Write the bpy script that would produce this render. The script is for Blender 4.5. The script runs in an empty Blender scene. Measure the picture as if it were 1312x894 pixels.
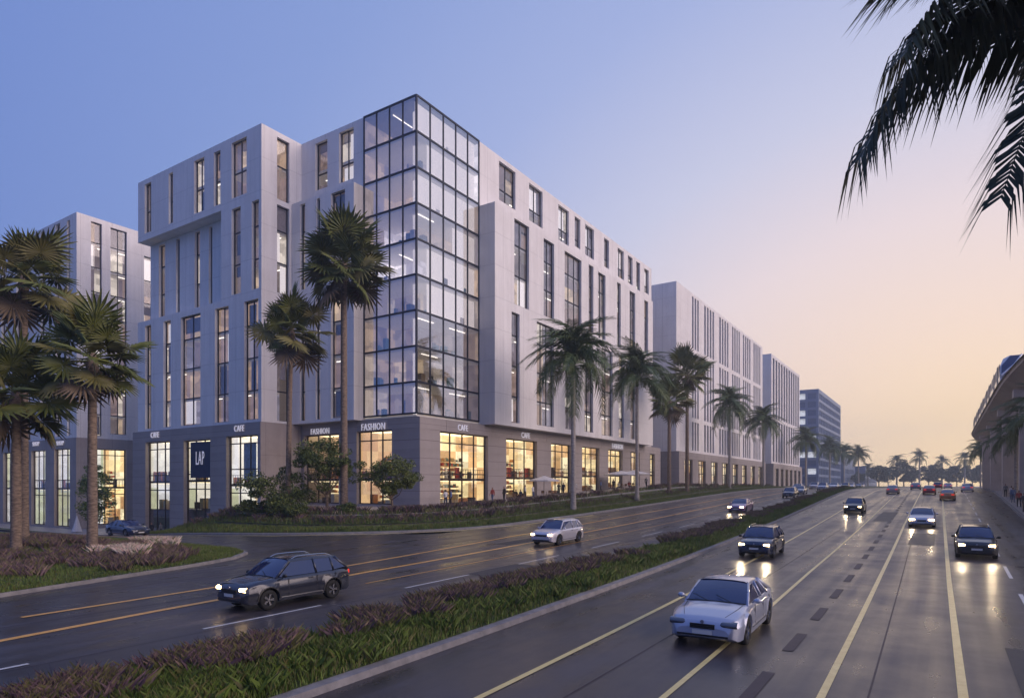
import bpy, bmesh, math, random
import numpy as np
from mathutils import Vector, Matrix, Euler
random.seed(7)
rng = np.random.default_rng(7)
sc = bpy.context.scene
COL = sc.collection
PI = math.pi
# ---------------------------------------------------------------- camera
S33, C33 = 0.5496, 0.8354           # the street runs along +X, the camera looks 33 degrees to its left
EYE = 3.8
cam_d = bpy.data.cameras.new('camera')
cam = bpy.data.objects.new('camera', cam_d)
COL.objects.link(cam)
cam.location = (0, 0, EYE)
cam.rotation_euler = (PI / 2, 0, math.atan2(S33, C33) - PI / 2)
cam_d.sensor_width = 36
cam_d.lens = 839 / 1312 * 36
cam_d.shift_y = 175 / 1312
cam_d.clip_start = 0.1
cam_d.clip_end = 6000
sc.camera = cam
# ---------------------------------------------------------------- sky
SUN_AZ = math.radians(-4)           # after-glow a little to the right of the street's end
world = bpy.data.worlds.new('World')
sc.world = world
world.use_nodes = True
wt = world.node_tree
wt.nodes.clear()
def N(t, typ, **kw):
    n = t.nodes.new(typ)
    for k, v in kw.items():
        if k.startswith('i_'):
            n.inputs[k[2:]].default_value = v
        else:
            setattr(n, k, v)
    return n
def srgb(r, g, b):
    f = lambda c: (c / 255 / 12.92) if c / 255 <= .04045 else ((c / 255 + .055) / 1.055) ** 2.4
    return (f(r), f(g), f(b), 1)
wg = N(wt, 'ShaderNodeTexCoord')
wm = N(wt, 'ShaderNodeVectorMath', operation='MULTIPLY'); wm.inputs[1].default_value = (1, 1, 1.55)
wn = N(wt, 'ShaderNodeVectorMath', operation='NORMALIZE')
wd = N(wt, 'ShaderNodeVectorMath', operation='DOT_PRODUCT'); wd.inputs[1].default_value = (math.cos(SUN_AZ), math.sin(SUN_AZ), 0.0)
wa = N(wt, 'ShaderNodeMath', operation='ARCCOSINE')
wq = N(wt, 'ShaderNodeMath', operation='DIVIDE'); wq.inputs[1].default_value = PI
wr = N(wt, 'ShaderNodeValToRGB')
stops = [(0.0, (292, 252, 190)), (0.05, (264, 232, 192)), (0.10, (250, 224, 206)), (0.16, (232, 216, 219)), (0.22, (198, 200, 224)), (0.29, (160, 174, 218)), (0.36, (134, 155, 209)), (0.45, (112, 137, 200)), (0.7, (96, 120, 188)), (1.0, (92, 114, 180))]
cr = wr.color_ramp
while len(cr.elements) < len(stops): cr.elements.new(0.5)
for e, (p, c) in zip(cr.elements, stops):
    e.position = p; e.color = srgb(*c)
wb = N(wt, 'ShaderNodeBackground', i_Strength=1.0)
wo = N(wt, 'ShaderNodeOutputWorld')
L = wt.links.new
L(wg.outputs['Generated'], wm.inputs[0]); L(wm.outputs[0], wn.inputs[0]); L(wn.outputs[0], wd.inputs[0])
L(wd.outputs['Value'], wa.inputs[0]); L(wa.outputs[0], wq.inputs[0]); L(wq.outputs[0], wr.inputs[0])
L(wr.outputs[0], wb.inputs[0]); L(wb.outputs[0], wo.inputs[0])
# ---------------------------------------------------------------- low after-glow as the one sun
sd = bpy.data.lights.new('sun', 'SUN')
sd.energy = 2.6
sd.angle = math.radians(60)
sd.color = (1.0, 0.77, 0.64)
sun = bpy.data.objects.new('sun', sd)
COL.objects.link(sun)
_az, _el = math.radians(-80), math.radians(18)
sdir = Vector((math.cos(_az) * math.cos(_el), math.sin(_az) * math.cos(_el), math.sin(_el)))
sun.rotation_euler = (-sdir).to_track_quat('-Z', 'Y').to_euler()
sun.location = (0, -20, 60)
sc.view_settings.view_transform = 'Standard'
sc.view_settings.look = 'None'
sc.view_settings.exposure = 0.12
sc.view_settings.gamma = 1.0
sc.cycles.use_denoising = True
sc.cycles.max_bounces = 7
sc.cycles.diffuse_bounces = 3
sc.cycles.glossy_bounces = 3
sc.cycles.transmission_bounces = 4
sc.cycles.transparent_max_bounces = 12
sc.cycles.sample_clamp_indirect = 4
sc.cycles.use_adaptive_sampling = True
sc.cycles.caustics_reflective = False
sc.cycles.caustics_refractive = False
# ---------------------------------------------------------------- survey helpers: sight line on a vertical plane -> metres
def ux(x, v):
    k = (x - 656) / 839
    return v * (C33 + k * S33) / (S33 - k * C33)
def vx(x, u):
    k = (x - 656) / 839
    return u * (S33 - k * C33) / (C33 + k * S33)
def zy(y, u, v):
    return EYE + (622 - y) * (u * C33 + v * S33) / 839
def sm(t):
    t = min(1.0, max(0.0, t))
    return t * t * (3 - 2 * t)
def road_z(u):
    return 3.1 * sm((u - 10) / 150)
def drop(u, v):
    return -3.0 * sm((v - 35) / 50) * sm((u - 15) / 29)
def H(u, v):
    return road_z(u) + drop(u, v)
# ---------------------------------------------------------------- materials
MATS = {}
def mat(name, color=(.5, .5, .5), rough=.6, metal=0.0, emit=None, estr=0.0, coat=0.0, spec=None):
    if name in MATS: return MATS[name]
    m = bpy.data.materials.new(name); m.use_nodes = True
    b = m.node_tree.nodes['Principled BSDF']
    b.inputs['Base Color'].default_value = (*color[:3], 1)
    b.inputs['Roughness'].default_value = rough
    b.inputs['Metallic'].default_value = metal
    if coat: b.inputs['Coat Weight'].default_value = coat; b.inputs['Coat Roughness'].default_value = .06
    if spec is not None: b.inputs['Specular IOR Level'].default_value = spec
    if emit:
        b.inputs['Emission Color'].default_value = (*emit[:3], 1); b.inputs['Emission Strength'].default_value = estr
    MATS[name] = m
    return m
def varied(name, c1, c2, scale=2.0, rough=.7, bump=.0, bscale=None, detail=5, metal=0.0, rough2=None, stretch=None, coat=0.0, streak=None):
    """noise between two real surface colours, with optional fine relief"""
    m = mat(name, c1, rough, metal, coat=coat)
    t = m.node_tree; b = t.nodes['Principled BSDF']
    tc = N(t, 'ShaderNodeTexCoord')
    src = tc.outputs['Object']
    if stretch:
        mp = N(t, 'ShaderNodeMapping'); mp.inputs['Scale'].default_value = stretch
        t.links.new(src, mp.inputs[0]); src = mp.outputs[0]
    n = N(t, 'ShaderNodeTexNoise', i_Scale=scale, i_Detail=detail, i_Roughness=.62)
    t.links.new(src, n.inputs['Vector'])
    r = N(t, 'ShaderNodeValToRGB')
    r.color_ramp.elements[0].position = .32; r.color_ramp.elements[1].position = .68
    r.color_ramp.elements[0].color = (*c1, 1); r.color_ramp.elements[1].color = (*c2, 1)
    t.links.new(n.outputs['Fac'], r.inputs[0])
    t.links.new(r.outputs[0], b.inputs['Base Color'])
    if rough2 is not None:
        q = N(t, 'ShaderNodeMapRange'); q.inputs['From Min'].default_value = .35; q.inputs['From Max'].default_value = .65
        q.inputs['To Min'].default_value = rough; q.inputs['To Max'].default_value = rough2
        t.links.new(n.outputs['Fac'], q.inputs['Value']); t.links.new(q.outputs[0], b.inputs['Roughness'])
    if bump:
        n2 = N(t, 'ShaderNodeTexNoise', i_Scale=bscale or scale * 8, i_Detail=4)
        t.links.new(src, n2.inputs['Vector'])
        bp = N(t, 'ShaderNodeBump', i_Strength=bump, i_Distance=.02)
        t.links.new(n2.outputs['Fac'], bp.inputs['Height']); t.links.new(bp.outputs[0], b.inputs['Normal'])
    return m
def glass(name, tint, gloss_min=.08, rough=0.0, ior=1.6):
    m = bpy.data.materials.new(name); m.use_nodes = True; t = m.node_tree; t.nodes.clear()
    o = N(t, 'ShaderNodeOutputMaterial'); mx = N(t, 'ShaderNodeMixShader')
    tr = N(t, 'ShaderNodeBsdfTransparent'); tr.inputs[0].default_value = (*tint, 1)
    gl = N(t, 'ShaderNodeBsdfGlossy', i_Roughness=rough); gl.inputs[0].default_value = (.95, .96, 1, 1)
    lw = N(t, 'ShaderNodeLayerWeight', i_Blend=.5)
    fr = N(t, 'ShaderNodeMath', operation='POWER'); fr.inputs[1].default_value = 3.6; t.links.new(lw.outputs['Facing'], fr.inputs[0])
    mr = N(t, 'ShaderNodeMapRange'); mr.inputs['To Min'].default_value = gloss_min; mr.inputs['To Max'].default_value = 1
    tc = N(t, 'ShaderNodeTexCoord'); nz = N(t, 'ShaderNodeTexNoise', i_Scale=.35, i_Detail=1)
    bp = N(t, 'ShaderNodeBump', i_Strength=.06, i_Distance=.25)
    t.links.new(tc.outputs['Object'], nz.inputs['Vector']); t.links.new(nz.outputs['Fac'], bp.inputs['Height'])
    t.links.new(bp.outputs[0], gl.inputs['Normal'])
    t.links.new(fr.outputs[0], mr.inputs[0]); t.links.new(mr.outputs[0], mx.inputs[0])
    t.links.new(tr.outputs[0], mx.inputs[1]); t.links.new(gl.outputs[0], mx.inputs[2]); t.links.new(mx.outputs[0], o.inputs[0])
    MATS[name] = m
    return m
def rooms(name, palette, strength, floor_h=3.59, z0=10.69, w=3.2, furn=.5):
    """walls of lit rooms seen through windows: every room has its own lamp colour"""
    m = bpy.data.materials.new(name); m.use_nodes = True; t = m.node_tree; b = t.nodes['Principled BSDF']
    b.inputs['Base Color'].default_value = (.25, .22, .2, 1); b.inputs['Roughness'].default_value = .8
    tc = N(t, 'ShaderNodeTexCoord'); sp = N(t, 'ShaderNodeSeparateXYZ'); t.links.new(tc.outputs['Object'], sp.inputs[0])
    def fl(sock, sub, div):
        a = N(t, 'ShaderNodeMath', operation='SUBTRACT'); a.inputs[1].default_value = sub; t.links.new(sock, a.inputs[0])
        d = N(t, 'ShaderNodeMath', operation='DIVIDE'); d.inputs[1].default_value = div; t.links.new(a.outputs[0], d.inputs[0])
        f = N(t, 'ShaderNodeMath', operation='FLOOR'); t.links.new(d.outputs[0], f.inputs[0])
        return f.outputs[0], d.outputs[0]
    fx, _ = fl(sp.outputs[0], .37, w); fy, _ = fl(sp.outputs[1], .41, w); fz, dz = fl(sp.outputs[2], z0, floor_h)
    cb = N(t, 'ShaderNodeCombineXYZ'); t.links.new(fx, cb.inputs[0]); t.links.new(fy, cb.inputs[1]); t.links.new(fz, cb.inputs[2])
    wn_ = N(t, 'ShaderNodeTexWhiteNoise'); t.links.new(cb.outputs[0], wn_.inputs['Vector'])
    rp = N(t, 'ShaderNodeValToRGB'); rp.color_ramp.interpolation = 'CONSTANT'
    while len(rp.color_ramp.elements) < len(palette): rp.color_ramp.elements.new(.5)
    for i, (e, c) in enumerate(zip(rp.color_ramp.elements, palette)):
        e.position = i / len(palette); e.color = (*c, 1)
    t.links.new(wn_.outputs['Value'], rp.inputs[0])
    # furniture and pictures: stepped cells
    vo = N(t, 'ShaderNodeTexVoronoi', i_Scale=1.0, distance='CHEBYCHEV')
    mp = N(t, 'ShaderNodeMapping'); mp.inputs['Scale'].default_value = (.9, .9, 1.15)
    t.links.new(tc.outputs['Object'], mp.inputs[0]); t.links.new(mp.outputs[0], vo.inputs['Vector'])
    sg = N(t, 'ShaderNodeSeparateColor'); t.links.new(vo.outputs['Color'], sg.inputs[0])
    mr = N(t, 'ShaderNodeMapRange'); mr.inputs['To Min'].default_value = 1 - furn; mr.inputs['To Max'].default_value = 1.15
    t.links.new(sg.outputs[0], mr.inputs[0])
    # room colour times the cells, put into the wall as its own glow
    mu = N(t, 'ShaderNodeMix', data_type='RGBA', blend_type='MULTIPLY'); mu.inputs[0].default_value = 1
    t.links.new(rp.outputs[0], mu.inputs[6]); t.links.new(mr.outputs[0], mu.inputs[7])
    t.links.new(mu.outputs[2], b.inputs['Emission Color']); b.inputs['Emission Strength'].default_value = strength
    MATS[name] = m
    return m
# walls
def wall_mat(name, c1, c2, jz=3.59, jh=4.2, z0=10.69):
    m = varied(name, c1, c2, scale=.35, rough=.75, bump=.12, bscale=9, detail=7)
    t = m.node_tree; b = t.nodes['Principled BSDF']
    src = b.inputs['Base Color'].links[0].from_socket
    tc = N(t, 'ShaderNodeTexCoord'); sp = N(t, 'ShaderNodeSeparateXYZ'); t.links.new(tc.outputs['Object'], sp.inputs[0])
    acc = None
    for i, (o_, p_) in enumerate(((1.5, 4.31), (1.5, 4.31), (10.69, 3.59))):
        a = N(t, 'ShaderNodeMath', operation='SUBTRACT'); a.inputs[1].default_value = o_; t.links.new(sp.outputs[i], a.inputs[0])
        d = N(t, 'ShaderNodeMath', operation='DIVIDE'); d.inputs[1].default_value = p_; t.links.new(a.outputs[0], d.inputs[0])
        f = N(t, 'ShaderNodeMath', operation='FRACT'); t.links.new(d.outputs[0], f.inputs[0])
        l = N(t, 'ShaderNodeMath', operation='LESS_THAN'); l.inputs[1].default_value = .009; t.links.new(f.outputs[0], l.inputs[0])
        if acc is None: acc = l.outputs[0]
        else:
            x = N(t, 'ShaderNodeMath', operation='MAXIMUM'); t.links.new(acc, x.inputs[0]); t.links.new(l.outputs[0], x.inputs[1]); acc = x.outputs[0]
    # rain streaks: noise stretched down the wall
    mp = N(t, 'ShaderNodeMapping'); mp.inputs['Scale'].default_value = (1.6, 1.6, .10); t.links.new(tc.outputs['Object'], mp.inputs[0])
    nz = N(t, 'ShaderNodeTexNoise', i_Scale=1.2, i_Detail=4); t.links.new(mp.outputs[0], nz.inputs['Vector'])
    mr = N(t, 'ShaderNodeMapRange'); mr.inputs['From Min'].default_value = .35; mr.inputs['From Max'].default_value = .7; mr.inputs['To Min'].default_value = 1.0; mr.inputs['To Max'].default_value = .90; t.links.new(nz.outputs['Fac'], mr.inputs[0])
    mu = N(t, 'ShaderNodeMix', data_type='RGBA', blend_type='MULTIPLY'); mu.inputs[0].default_value = 1; t.links.new(src, mu.inputs[6]); t.links.new(mr.outputs[0], mu.inputs[7])
    mj = N(t, 'ShaderNodeMix', data_type='RGBA'); t.links.new(acc, mj.inputs[0]); t.links.new(mu.outputs[2], mj.inputs[6]); mj.inputs[7].default_value = (c1[0] * .62, c1[1] * .62, c1[2] * .62, 1)
    t.links.new(mj.outputs[2], b.inputs['Base Color'])
    return m
W_WHITE = wall_mat('white_render_wall', (.78, .745, .72), (.85, .82, .80))
W_STONE = wall_mat('grey_stone_podium', (.33, .285, .265), (.42, .37, .35))
M_FRAME = mat('dark_window_frame', (.018, .02, .035), .4, .3)
M_BFRAME = mat('bronze_shop_frame', (.05, .035, .025), .4, .3)
M_ROOF = varied('roof_felt', (.25, .25, .26), (.33, .33, .34), 1, .9)
G_OFF = glass('office_glass', (.88, .88, .90), .05)
G_TOWER = glass('tower_glass', (.90, .88, .88), .27)
G_SHOP = glass('shop_glass', (.93, .93, .9), .05, ior=1.35)
R_OFF = rooms('lit_office_rooms', [(.16, .11, .10), (.10, .08, .10), (.30, .20, .13), (.55, .48, .40), (.07, .06, .08), (.22, .15, .13), (.16, .15, .19), (.45, .33, .22), (.09, .07, .07)], 1.5, w=2.2)
R_TOWER = rooms('lit_tower_rooms', [(.34, .31, .34), (.55, .52, .53), (.30, .22, .15), (.66, .62, .60), (.14, .12, .13), (.48, .43, .44), (.40, .28, .17), (.70, .65, .64), (.2, .15, .11)], 2.1, w=2.9, furn=.45)
R_LOW = rooms('lit_lower_rooms', [(.16, .11, .08), (.30, .21, .13), (.09, .07, .06), (.45, .34, .22), (.20, .16, .14), (.12, .09, .09), (.36, .30, .24)], 1.5, w=1.7, furn=.55)
M_SLAB = mat('pale_ceiling', (.7, .68, .66), .8, emit=(1, .85, .7), estr=.10)
M_TUBE = mat('ceiling_light_strip', (1, 1, 1), .5, emit=(1, .93, .82), estr=2.2)
M_BLIND = varied('window_blind', (.42, .38, .38), (.55, .5, .48), 3, .9)
M_BLINDW = mat('white_curtain', (.8, .78, .75), .9, emit=(1, .90, .84), estr=.8)  # cloth glows by itself, room light behind it put into the material
M_SHOPW = rooms('shop_wall', [(1, .72, .34), (1, .80, .46), (.75, .42, .18), (1, .86, .58), (.9, .62, .30), (.45, .24, .10), (1, .78, .42)], 1.3, floor_h=1.9, z0=.2, w=1.25, furn=.45)
M_SHOPW2 = rooms('shop_wall_pale', [(.80, .78, .74), (.62, .66, .50), (.85, .80, .72), (.70, .70, .76), (.50, .52, .36)], 1.2, floor_h=7, z0=3.5, w=1.9, furn=.22)
M_SHOPB = rooms('shop_wall_brown', [(.42, .24, .12), (.34, .18, .10), (.5, .32, .17)], 1.4, floor_h=2.2, z0=1, w=1.7, furn=.35)
M_SHOPC = mat('shop_ceiling_light', (1, .9, .7), .8, emit=(1, .82, .5), estr=2.2)
GOODS = [mat('goods_%s' % n, c, .6) for n, c in (('amber', (.6, .25, .07)), ('white', (.8, .78, .7)), ('dark', (.04, .03, .03)), ('red', (.5, .06, .04)), ('teal', (.08, .22, .25)), ('tan', (.5, .38, .22)))]
M_SHELF = mat('shelf_board', (.25, .15, .08), .6)
M_LET = mat('sign_letters', (.85, .83, .88), .5, emit=(.95, .9, 1), estr=.25)
# ---------------------------------------------------------------- mesh collector
class MB:
    def __init__(s): s.v = []; s.f = []; s.m = []; s.mi = 0
    def quad(s, a, b, c, d):
        n = len(s.v); s.v += [a, b, c, d]; s.f.append((n, n + 1, n + 2, n + 3)); s.m.append(s.mi)
    def face(s, pts):
        n = len(s.v); s.v += [tuple(p) for p in pts]; s.f.append(tuple(range(n, n + len(pts)))); s.m.append(s.mi)
    def box(s, x0, x1, y0, y1, z0, z1):
        n = len(s.v)
        s.v += [(x0, y0, z0), (x1, y0, z0), (x1, y1, z0), (x0, y1, z0), (x0, y0, z1), (x1, y0, z1), (x1, y1, z1), (x0, y1, z1)]
        for q in ((0, 3, 2, 1), (4, 5, 6, 7), (0, 1, 5, 4), (1, 2, 6, 5), (2, 3, 7, 6), (3, 0, 4, 7)):
            s.f.append(tuple(n + i for i in q)); s.m.append(s.mi)
    def tube(s, pts, rad, sides=8, cap=True):
        pts = [Vector(p) for p in pts]; n0 = len(s.v)
        for i, p in enumerate(pts):
            a = pts[max(0, i - 1)]; b = pts[min(len(pts) - 1, i + 1)]
            d = (b - a).normalized()
            up = Vector((0, 0, 1)) if abs(d.z) < .92 else Vector((1, 0, 0))
            x = d.cross(up).normalized(); y = x.cross(d)
            r = rad[i] if hasattr(rad, '__len__') else rad
            for k in range(sides):
                an = 2 * PI * k / sides
                s.v.append(tuple(p + x * math.cos(an) * r + y * math.sin(an) * r))
        for i in range(len(pts) - 1):
            for k in range(sides):
                a = n0 + i * sides + k; b = n0 + i * sides + (k + 1) % sides
                s.f.append((a, b, b + sides, a + sides)); s.m.append(s.mi)
        if cap:
            s.f.append(tuple(n0 + k for k in range(sides))[::-1]); s.m.append(s.mi)
            s.f.append(tuple(n0 + (len(pts) - 1) * sides + k for k in range(sides))); s.m.append(s.mi)
    def grid(s, rows, close=False):
        n0 = len(s.v); w = len(rows[0])
        for r in rows: s.v += [tuple(p) for p in r]
        for i in range(len(rows) - 1):
            for k in range(w - 1):
                a = n0 + i * w + k
                s.f.append((a, a + 1, a + w + 1, a + w)); s.m.append(s.mi)
    def build(s, name, mats, parent=None, loc=None, smooth=False, flip=False):
        me = bpy.data.meshes.new(name)
        me.from_pydata(s.v, [], s.f)
        if not isinstance(mats, (list, tuple)): mats = [mats]
        for m in mats: me.materials.append(m)
        if len(mats) > 1: me.polygons.foreach_set('material_index', s.m)
        if smooth: me.polygons.foreach_set('use_smooth', [True] * len(s.f))
        me.update()
        return link(name, me, parent, loc)
def link(name, me, parent=None, loc=None):
    o = bpy.data.objects.new(name, me); COL.objects.link(o)
    if loc is not None: o.location = loc
    if parent is not None: o.parent = parent
    return o
def tag(o, label=None, cat=None, group=None, kind=None):
    for k, v in (('label', label), ('category', cat), ('group', group), ('kind', kind)):
        if v: o[k] = v
    return o
def empty(name, loc, label, cat, group=None, rz=0.0):
    o = bpy.data.objects.new(name, None); COL.objects.link(o); o.location = loc; o.rotation_euler.z = rz
    o.empty_display_size = .5
    return tag(o, label, cat, group)
def copy_tree(o, parent=None):
    c = o.copy(); COL.objects.link(c)
    c.parent = parent
    for ch in o.children: copy_tree(ch, c)
    return c
# bulk triangles (grass, leaves) through numpy
def np_mesh(name, verts, nv, mats, parent=None, mi=None, loc=None):
    verts = np.asarray(verts, dtype=np.float32).reshape(-1, 3)
    nf = len(verts) // nv
    me = bpy.data.meshes.new(name)
    me.vertices.add(len(verts)); me.vertices.foreach_set('co', verts.ravel())
    me.loops.add(len(verts)); me.loops.foreach_set('vertex_index', np.arange(len(verts), dtype=np.int32))
    me.polygons.add(nf); me.polygons.foreach_set('loop_start', np.arange(0, nf * nv, nv, dtype=np.int32))
    me.polygons.foreach_set('loop_total', np.full(nf, nv, dtype=np.int32))
    for m in mats: me.materials.append(m)
    if mi is not None: me.polygons.foreach_set('material_index', np.asarray(mi, dtype=np.int32))
    me.update(calc_edges=True)
    return link(name, me, parent, loc)
# ================================================================ GROUND
M_ASPH = varied('wet_asphalt', (.034, .030, .034), (.062, .054, .058), .5, .30, bump=.12, bscale=25, detail=5, rough2=.46)
def road_wear(m):
    t = m.node_tree; b = t.nodes['Principled BSDF']; src = b.inputs['Base Color'].links[0].from_socket
    tc = N(t, 'ShaderNodeTexCoord'); mp = N(t, 'ShaderNodeMapping'); mp.inputs['Scale'].default_value = (.035, 1.25, 1); t.links.new(tc.outputs['Object'], mp.inputs[0])
    nz = N(t, 'ShaderNodeTexNoise', i_Scale=1.0, i_Detail=5); t.links.new(mp.outputs[0], nz.inputs['Vector'])
    mr = N(t, 'ShaderNodeMapRange'); mr.inputs['From Min'].default_value = .36; mr.inputs['From Max'].default_value = .66; mr.inputs['To Min'].default_value = .66; mr.inputs['To Max'].default_value = 1.5; t.links.new(nz.outputs['Fac'], mr.inputs[0])
    mu = N(t, 'ShaderNodeMix', data_type='RGBA', blend_type='MULTIPLY'); mu.inputs[0].default_value = 1; t.links.new(src, mu.inputs[6]); t.links.new(mr.outputs[0], mu.inputs[7])
    vo = N(t, 'ShaderNodeTexVoronoi', i_Scale=.16, feature='DISTANCE_TO_EDGE'); n3 = N(t, 'ShaderNodeTexNoise', i_Scale=.9, i_Detail=4); t.links.new(tc.outputs['Object'], n3.inputs['Vector'])
    ad = N(t, 'ShaderNodeVectorMath', operation='ADD'); sc_ = N(t, 'ShaderNodeVectorMath', operation='SCALE'); sc_.inputs['Scale'].default_value = 2.2; t.links.new(n3.outputs['Color'], sc_.inputs[0]); t.links.new(tc.outputs['Object'], ad.inputs[0]); t.links.new(sc_.outputs[0], ad.inputs[1]); t.links.new(ad.outputs[0], vo.inputs['Vector'])
    lt = N(t, 'ShaderNodeMath', operation='LESS_THAN'); lt.inputs[1].default_value = .0022; t.links.new(vo.outputs['Distance'], lt.inputs[0])
    n4 = N(t, 'ShaderNodeTexNoise', i_Scale=.12, i_Detail=2); t.links.new(tc.outputs['Object'], n4.inputs['Vector'])
    g4 = N(t, 'ShaderNodeMath', operation='GREATER_THAN'); g4.inputs[1].default_value = .5; t.links.new(n4.outputs['Fac'], g4.inputs[0])
    ml = N(t, 'ShaderNodeMath', operation='MULTIPLY'); t.links.new(lt.outputs[0], ml.inputs[0]); t.links.new(g4.outputs[0], ml.inputs[1])
    mj = N(t, 'ShaderNodeMix', data_type='RGBA'); mj.inputs[0].default_value = 0.0; t.links.new(mu.outputs[2], mj.inputs[6]); mj.inputs[7].default_value = (.012, .012, .014, 1)
    t.links.new(mj.outputs[2], b.inputs['Base Color'])
    rs = b.inputs['Roughness'].links[0].from_socket; rr = N(t, 'ShaderNodeMath', operation='MULTIPLY'); m2 = N(t, 'ShaderNodeMapRange'); m2.inputs['From Min'].default_value = .36; m2.inputs['From Max'].default_value = .66; m2.inputs['To Min'].default_value = .72; m2.inputs['To Max'].default_value = 1.25
    t.links.new(nz.outputs['Fac'], m2.inputs[0]); t.links.new(rs, rr.inputs[0]); t.links.new(m2.outputs[0], rr.inputs[1]); t.links.new(rr.outputs[0], b.inputs['Roughness'])
road_wear(M_ASPH)
M_GRASSBASE = varied('lawn_soil', (.045, .07, .014), (.08, .10, .025), 1.2, .95, bump=.6, bscale=20)
M_PAVE = varied('pale_paving', (.30, .27, .26), (.40, .36, .34), .8, .55, bump=.1, rough2=.4)
M_KERB = varied('kerb_concrete', (.17, .16, .16), (.28, .26, .25), 3, .8, bump=.2)
M_WALLC = varied('weathered_concrete', (.16, .15, .14), (.26, .24, .22), 2, .85, bump=.3)
M_TRAILY = varied('yellow_trail_paint', (.72, .56, .20), (.85, .70, .30), 4, .35)  # colour of yellow headlight trails, painted on the asphalt
M_TRAILO = varied('amber_trail_paint', (.80, .38, .08), (.95, .52, .14), 4, .35)  # colour of amber light trails, painted on the asphalt
M_LINEW = varied('white_road_paint', (.55, .53, .5), (.7, .68, .64), 4, .5)
M_STUD = varied('dark_lane_studs', (.042, .028, .032), (.06, .042, .046), 6, .6)
M_FARG = varied('far_ground', (.06, .06, .05), (.09, .09, .07), .02, .9)
def ground_far():
    mb = MB()
    us = [-150, -60, 0, 10, 25, 40, 60, 80, 100, 120, 140, 160, 220, 400, 640]
    vs = [-700, -200, -60, -14, -5, 10, 31, 35, 45, 55, 65, 75, 85, 120, 170, 300, 700]
    mb.grid([[(u, v, H(u, v) - .12 - (0 if -60 < u < 700 and -20 < v < 170 else .3)) for v in vs] for u in us][::-1])
    tag(mb.build('ground', M_FARG), kind='structure')
ground_far()
def rsheet(name, us, v0f, v1f, nv, m, dz=0.0):
    mb = MB()
    mb.grid([[(u, v0f(u) + (v1f(u) - v0f(u)) * k / nv, H(u, v0f(u) + (v1f(u) - v0f(u)) * k / nv) + dz) for k in range(nv + 1)] for u in us][::-1])
    o = mb.build(name, m); tag(o, kind='structure'); return o
US = [-60, -20, 0, 8] + list(range(12, 166, 4)) + [180, 220, 300, 450, 620]
KR = lambda u: -4.3 - .018 * max(0, min(u, 330))               # right kerb
MR = lambda u: 9.2 + .04 * max(0, min(u, 160))                 # median, right edge
ML = lambda u: 12.4 + .035 * max(0, min(u, 160))               # median, left edge
rsheet('road', US, lambda u: KR(u) - .1, lambda u: 31.0, 10, M_ASPH)
US2 = [-60, -20, 0, 4, 8, 12] + list(range(14, 37, 2))
def side():
    mb = MB(); vs = list(np.arange(31, 100, 1.5)) + [130, 170]
    mb.grid([[(u, v, H(u, v)) for v in vs] for u in US2][::-1])
    tag(mb.build('side_street', M_ASPH), kind='structure')
side()
# ---- lane markings, and coloured lines standing in for traffic light trails
def line(name, pts, w, m, dash=None, dz=.012):
    mb = MB()
    P = []
    for (a, b) in zip(pts[:-1], pts[1:]):
        n = max(1, int(math.hypot(b[0] - a[0], b[1] - a[1]) / 2))
        for k in range(n): P.append((a[0] + (b[0] - a[0]) * k / n, a[1] + (b[1] - a[1]) * k / n))
    P.append(pts[-1])
    for i in range(len(P) - 1):
        if dash and (i // dash[0]) % 2: continue
        (x0, y0), (x1, y1) = P[i], P[i + 1]
        l = math.hypot(x1 - x0, y1 - y0); nx, ny = -(y1 - y0) / l * w / 2, (x1 - x0) / l * w / 2
        q = [(x0 + nx, y0 + ny), (x0 - nx, y0 - ny), (x1 - nx, y1 - ny), (x1 + nx, y1 + ny)]
        mb.quad(*[(x, y, H(x, y) + dz) for x, y in q])
    tag(mb.build(name, m), kind='structure')
line('painted_yellow_trail', [(8, 6.9), (30, 7.6), (60, 8.4), (160, 10.6), (400, 12)], .14, M_TRAILY)  # yellow lines here are light streaks of passing cars, painted on the road
line('painted_yellow_trail', [(8, 4.1), (30, 4.7), (60, 5.2), (160, 6.6), (400, 8)], .12, M_TRAILY)
line('painted_yellow_trail', [(8, 1.75), (30, 2.1), (60, 2.5), (160, 3.2), (400, 4.5)], .14, M_TRAILY)
line('painted_yellow_trail', [(8, -.35), (30, -.2), (60, -.1), (160, .2), (400, 1)], .16, M_TRAILY)
line('white_lane_dashes', [(8, -2.0), (60, -2.5), (160, -3.0), (400, -3.5)], .12, M_LINEW, dash=(2, 2))
line('dark_lane_dashes', [(8, 2.9), (30, 3.1), (60, 3.6), (160, 5)], .24, M_STUD, dash=(1, 1))
line('painted_amber_trail', [(4, 18.9), (10.6, 19.9), (20, 20.9), (40, 21.8), (70, 22.6), (110, 23.2), (200, 23.8), (400, 24)], .26, M_TRAILO)  # amber lines here are traffic light streaks, drawn as paint on the carriageway
line('painted_amber_trail', [(8, 22.2), (20.8, 23.2), (38, 25.0), (60, 26.0), (100, 26.7), (200, 27.2), (400, 27.5)], .22, M_TRAILO)
line('painted_amber_trail', [(18, 18.6), (30, 19.0), (60, 19.5), (110, 20.2), (200, 20.6)], .10, M_TRAILO)
line('white_lane_dashes', [(2, 16.2), (20, 16.6), (60, 17.4), (160, 19)], .12, M_LINEW, dash=(2, 2))
line('painted_kerb_trail', [(60, 29.6), (48, 29.7), (40, 31.2), (34.3, 35.2), (30.8, 41), (29.9, 48), (29.9, 75), (29.9, 120)], .30, M_TRAILY)  # light streaks turning into the side street, painted as lines
line('painted_kerb_trail', [(20, 40), (25, 46), (27, 60), (27, 90), (27, 130)], .22, M_TRAILO)
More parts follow.
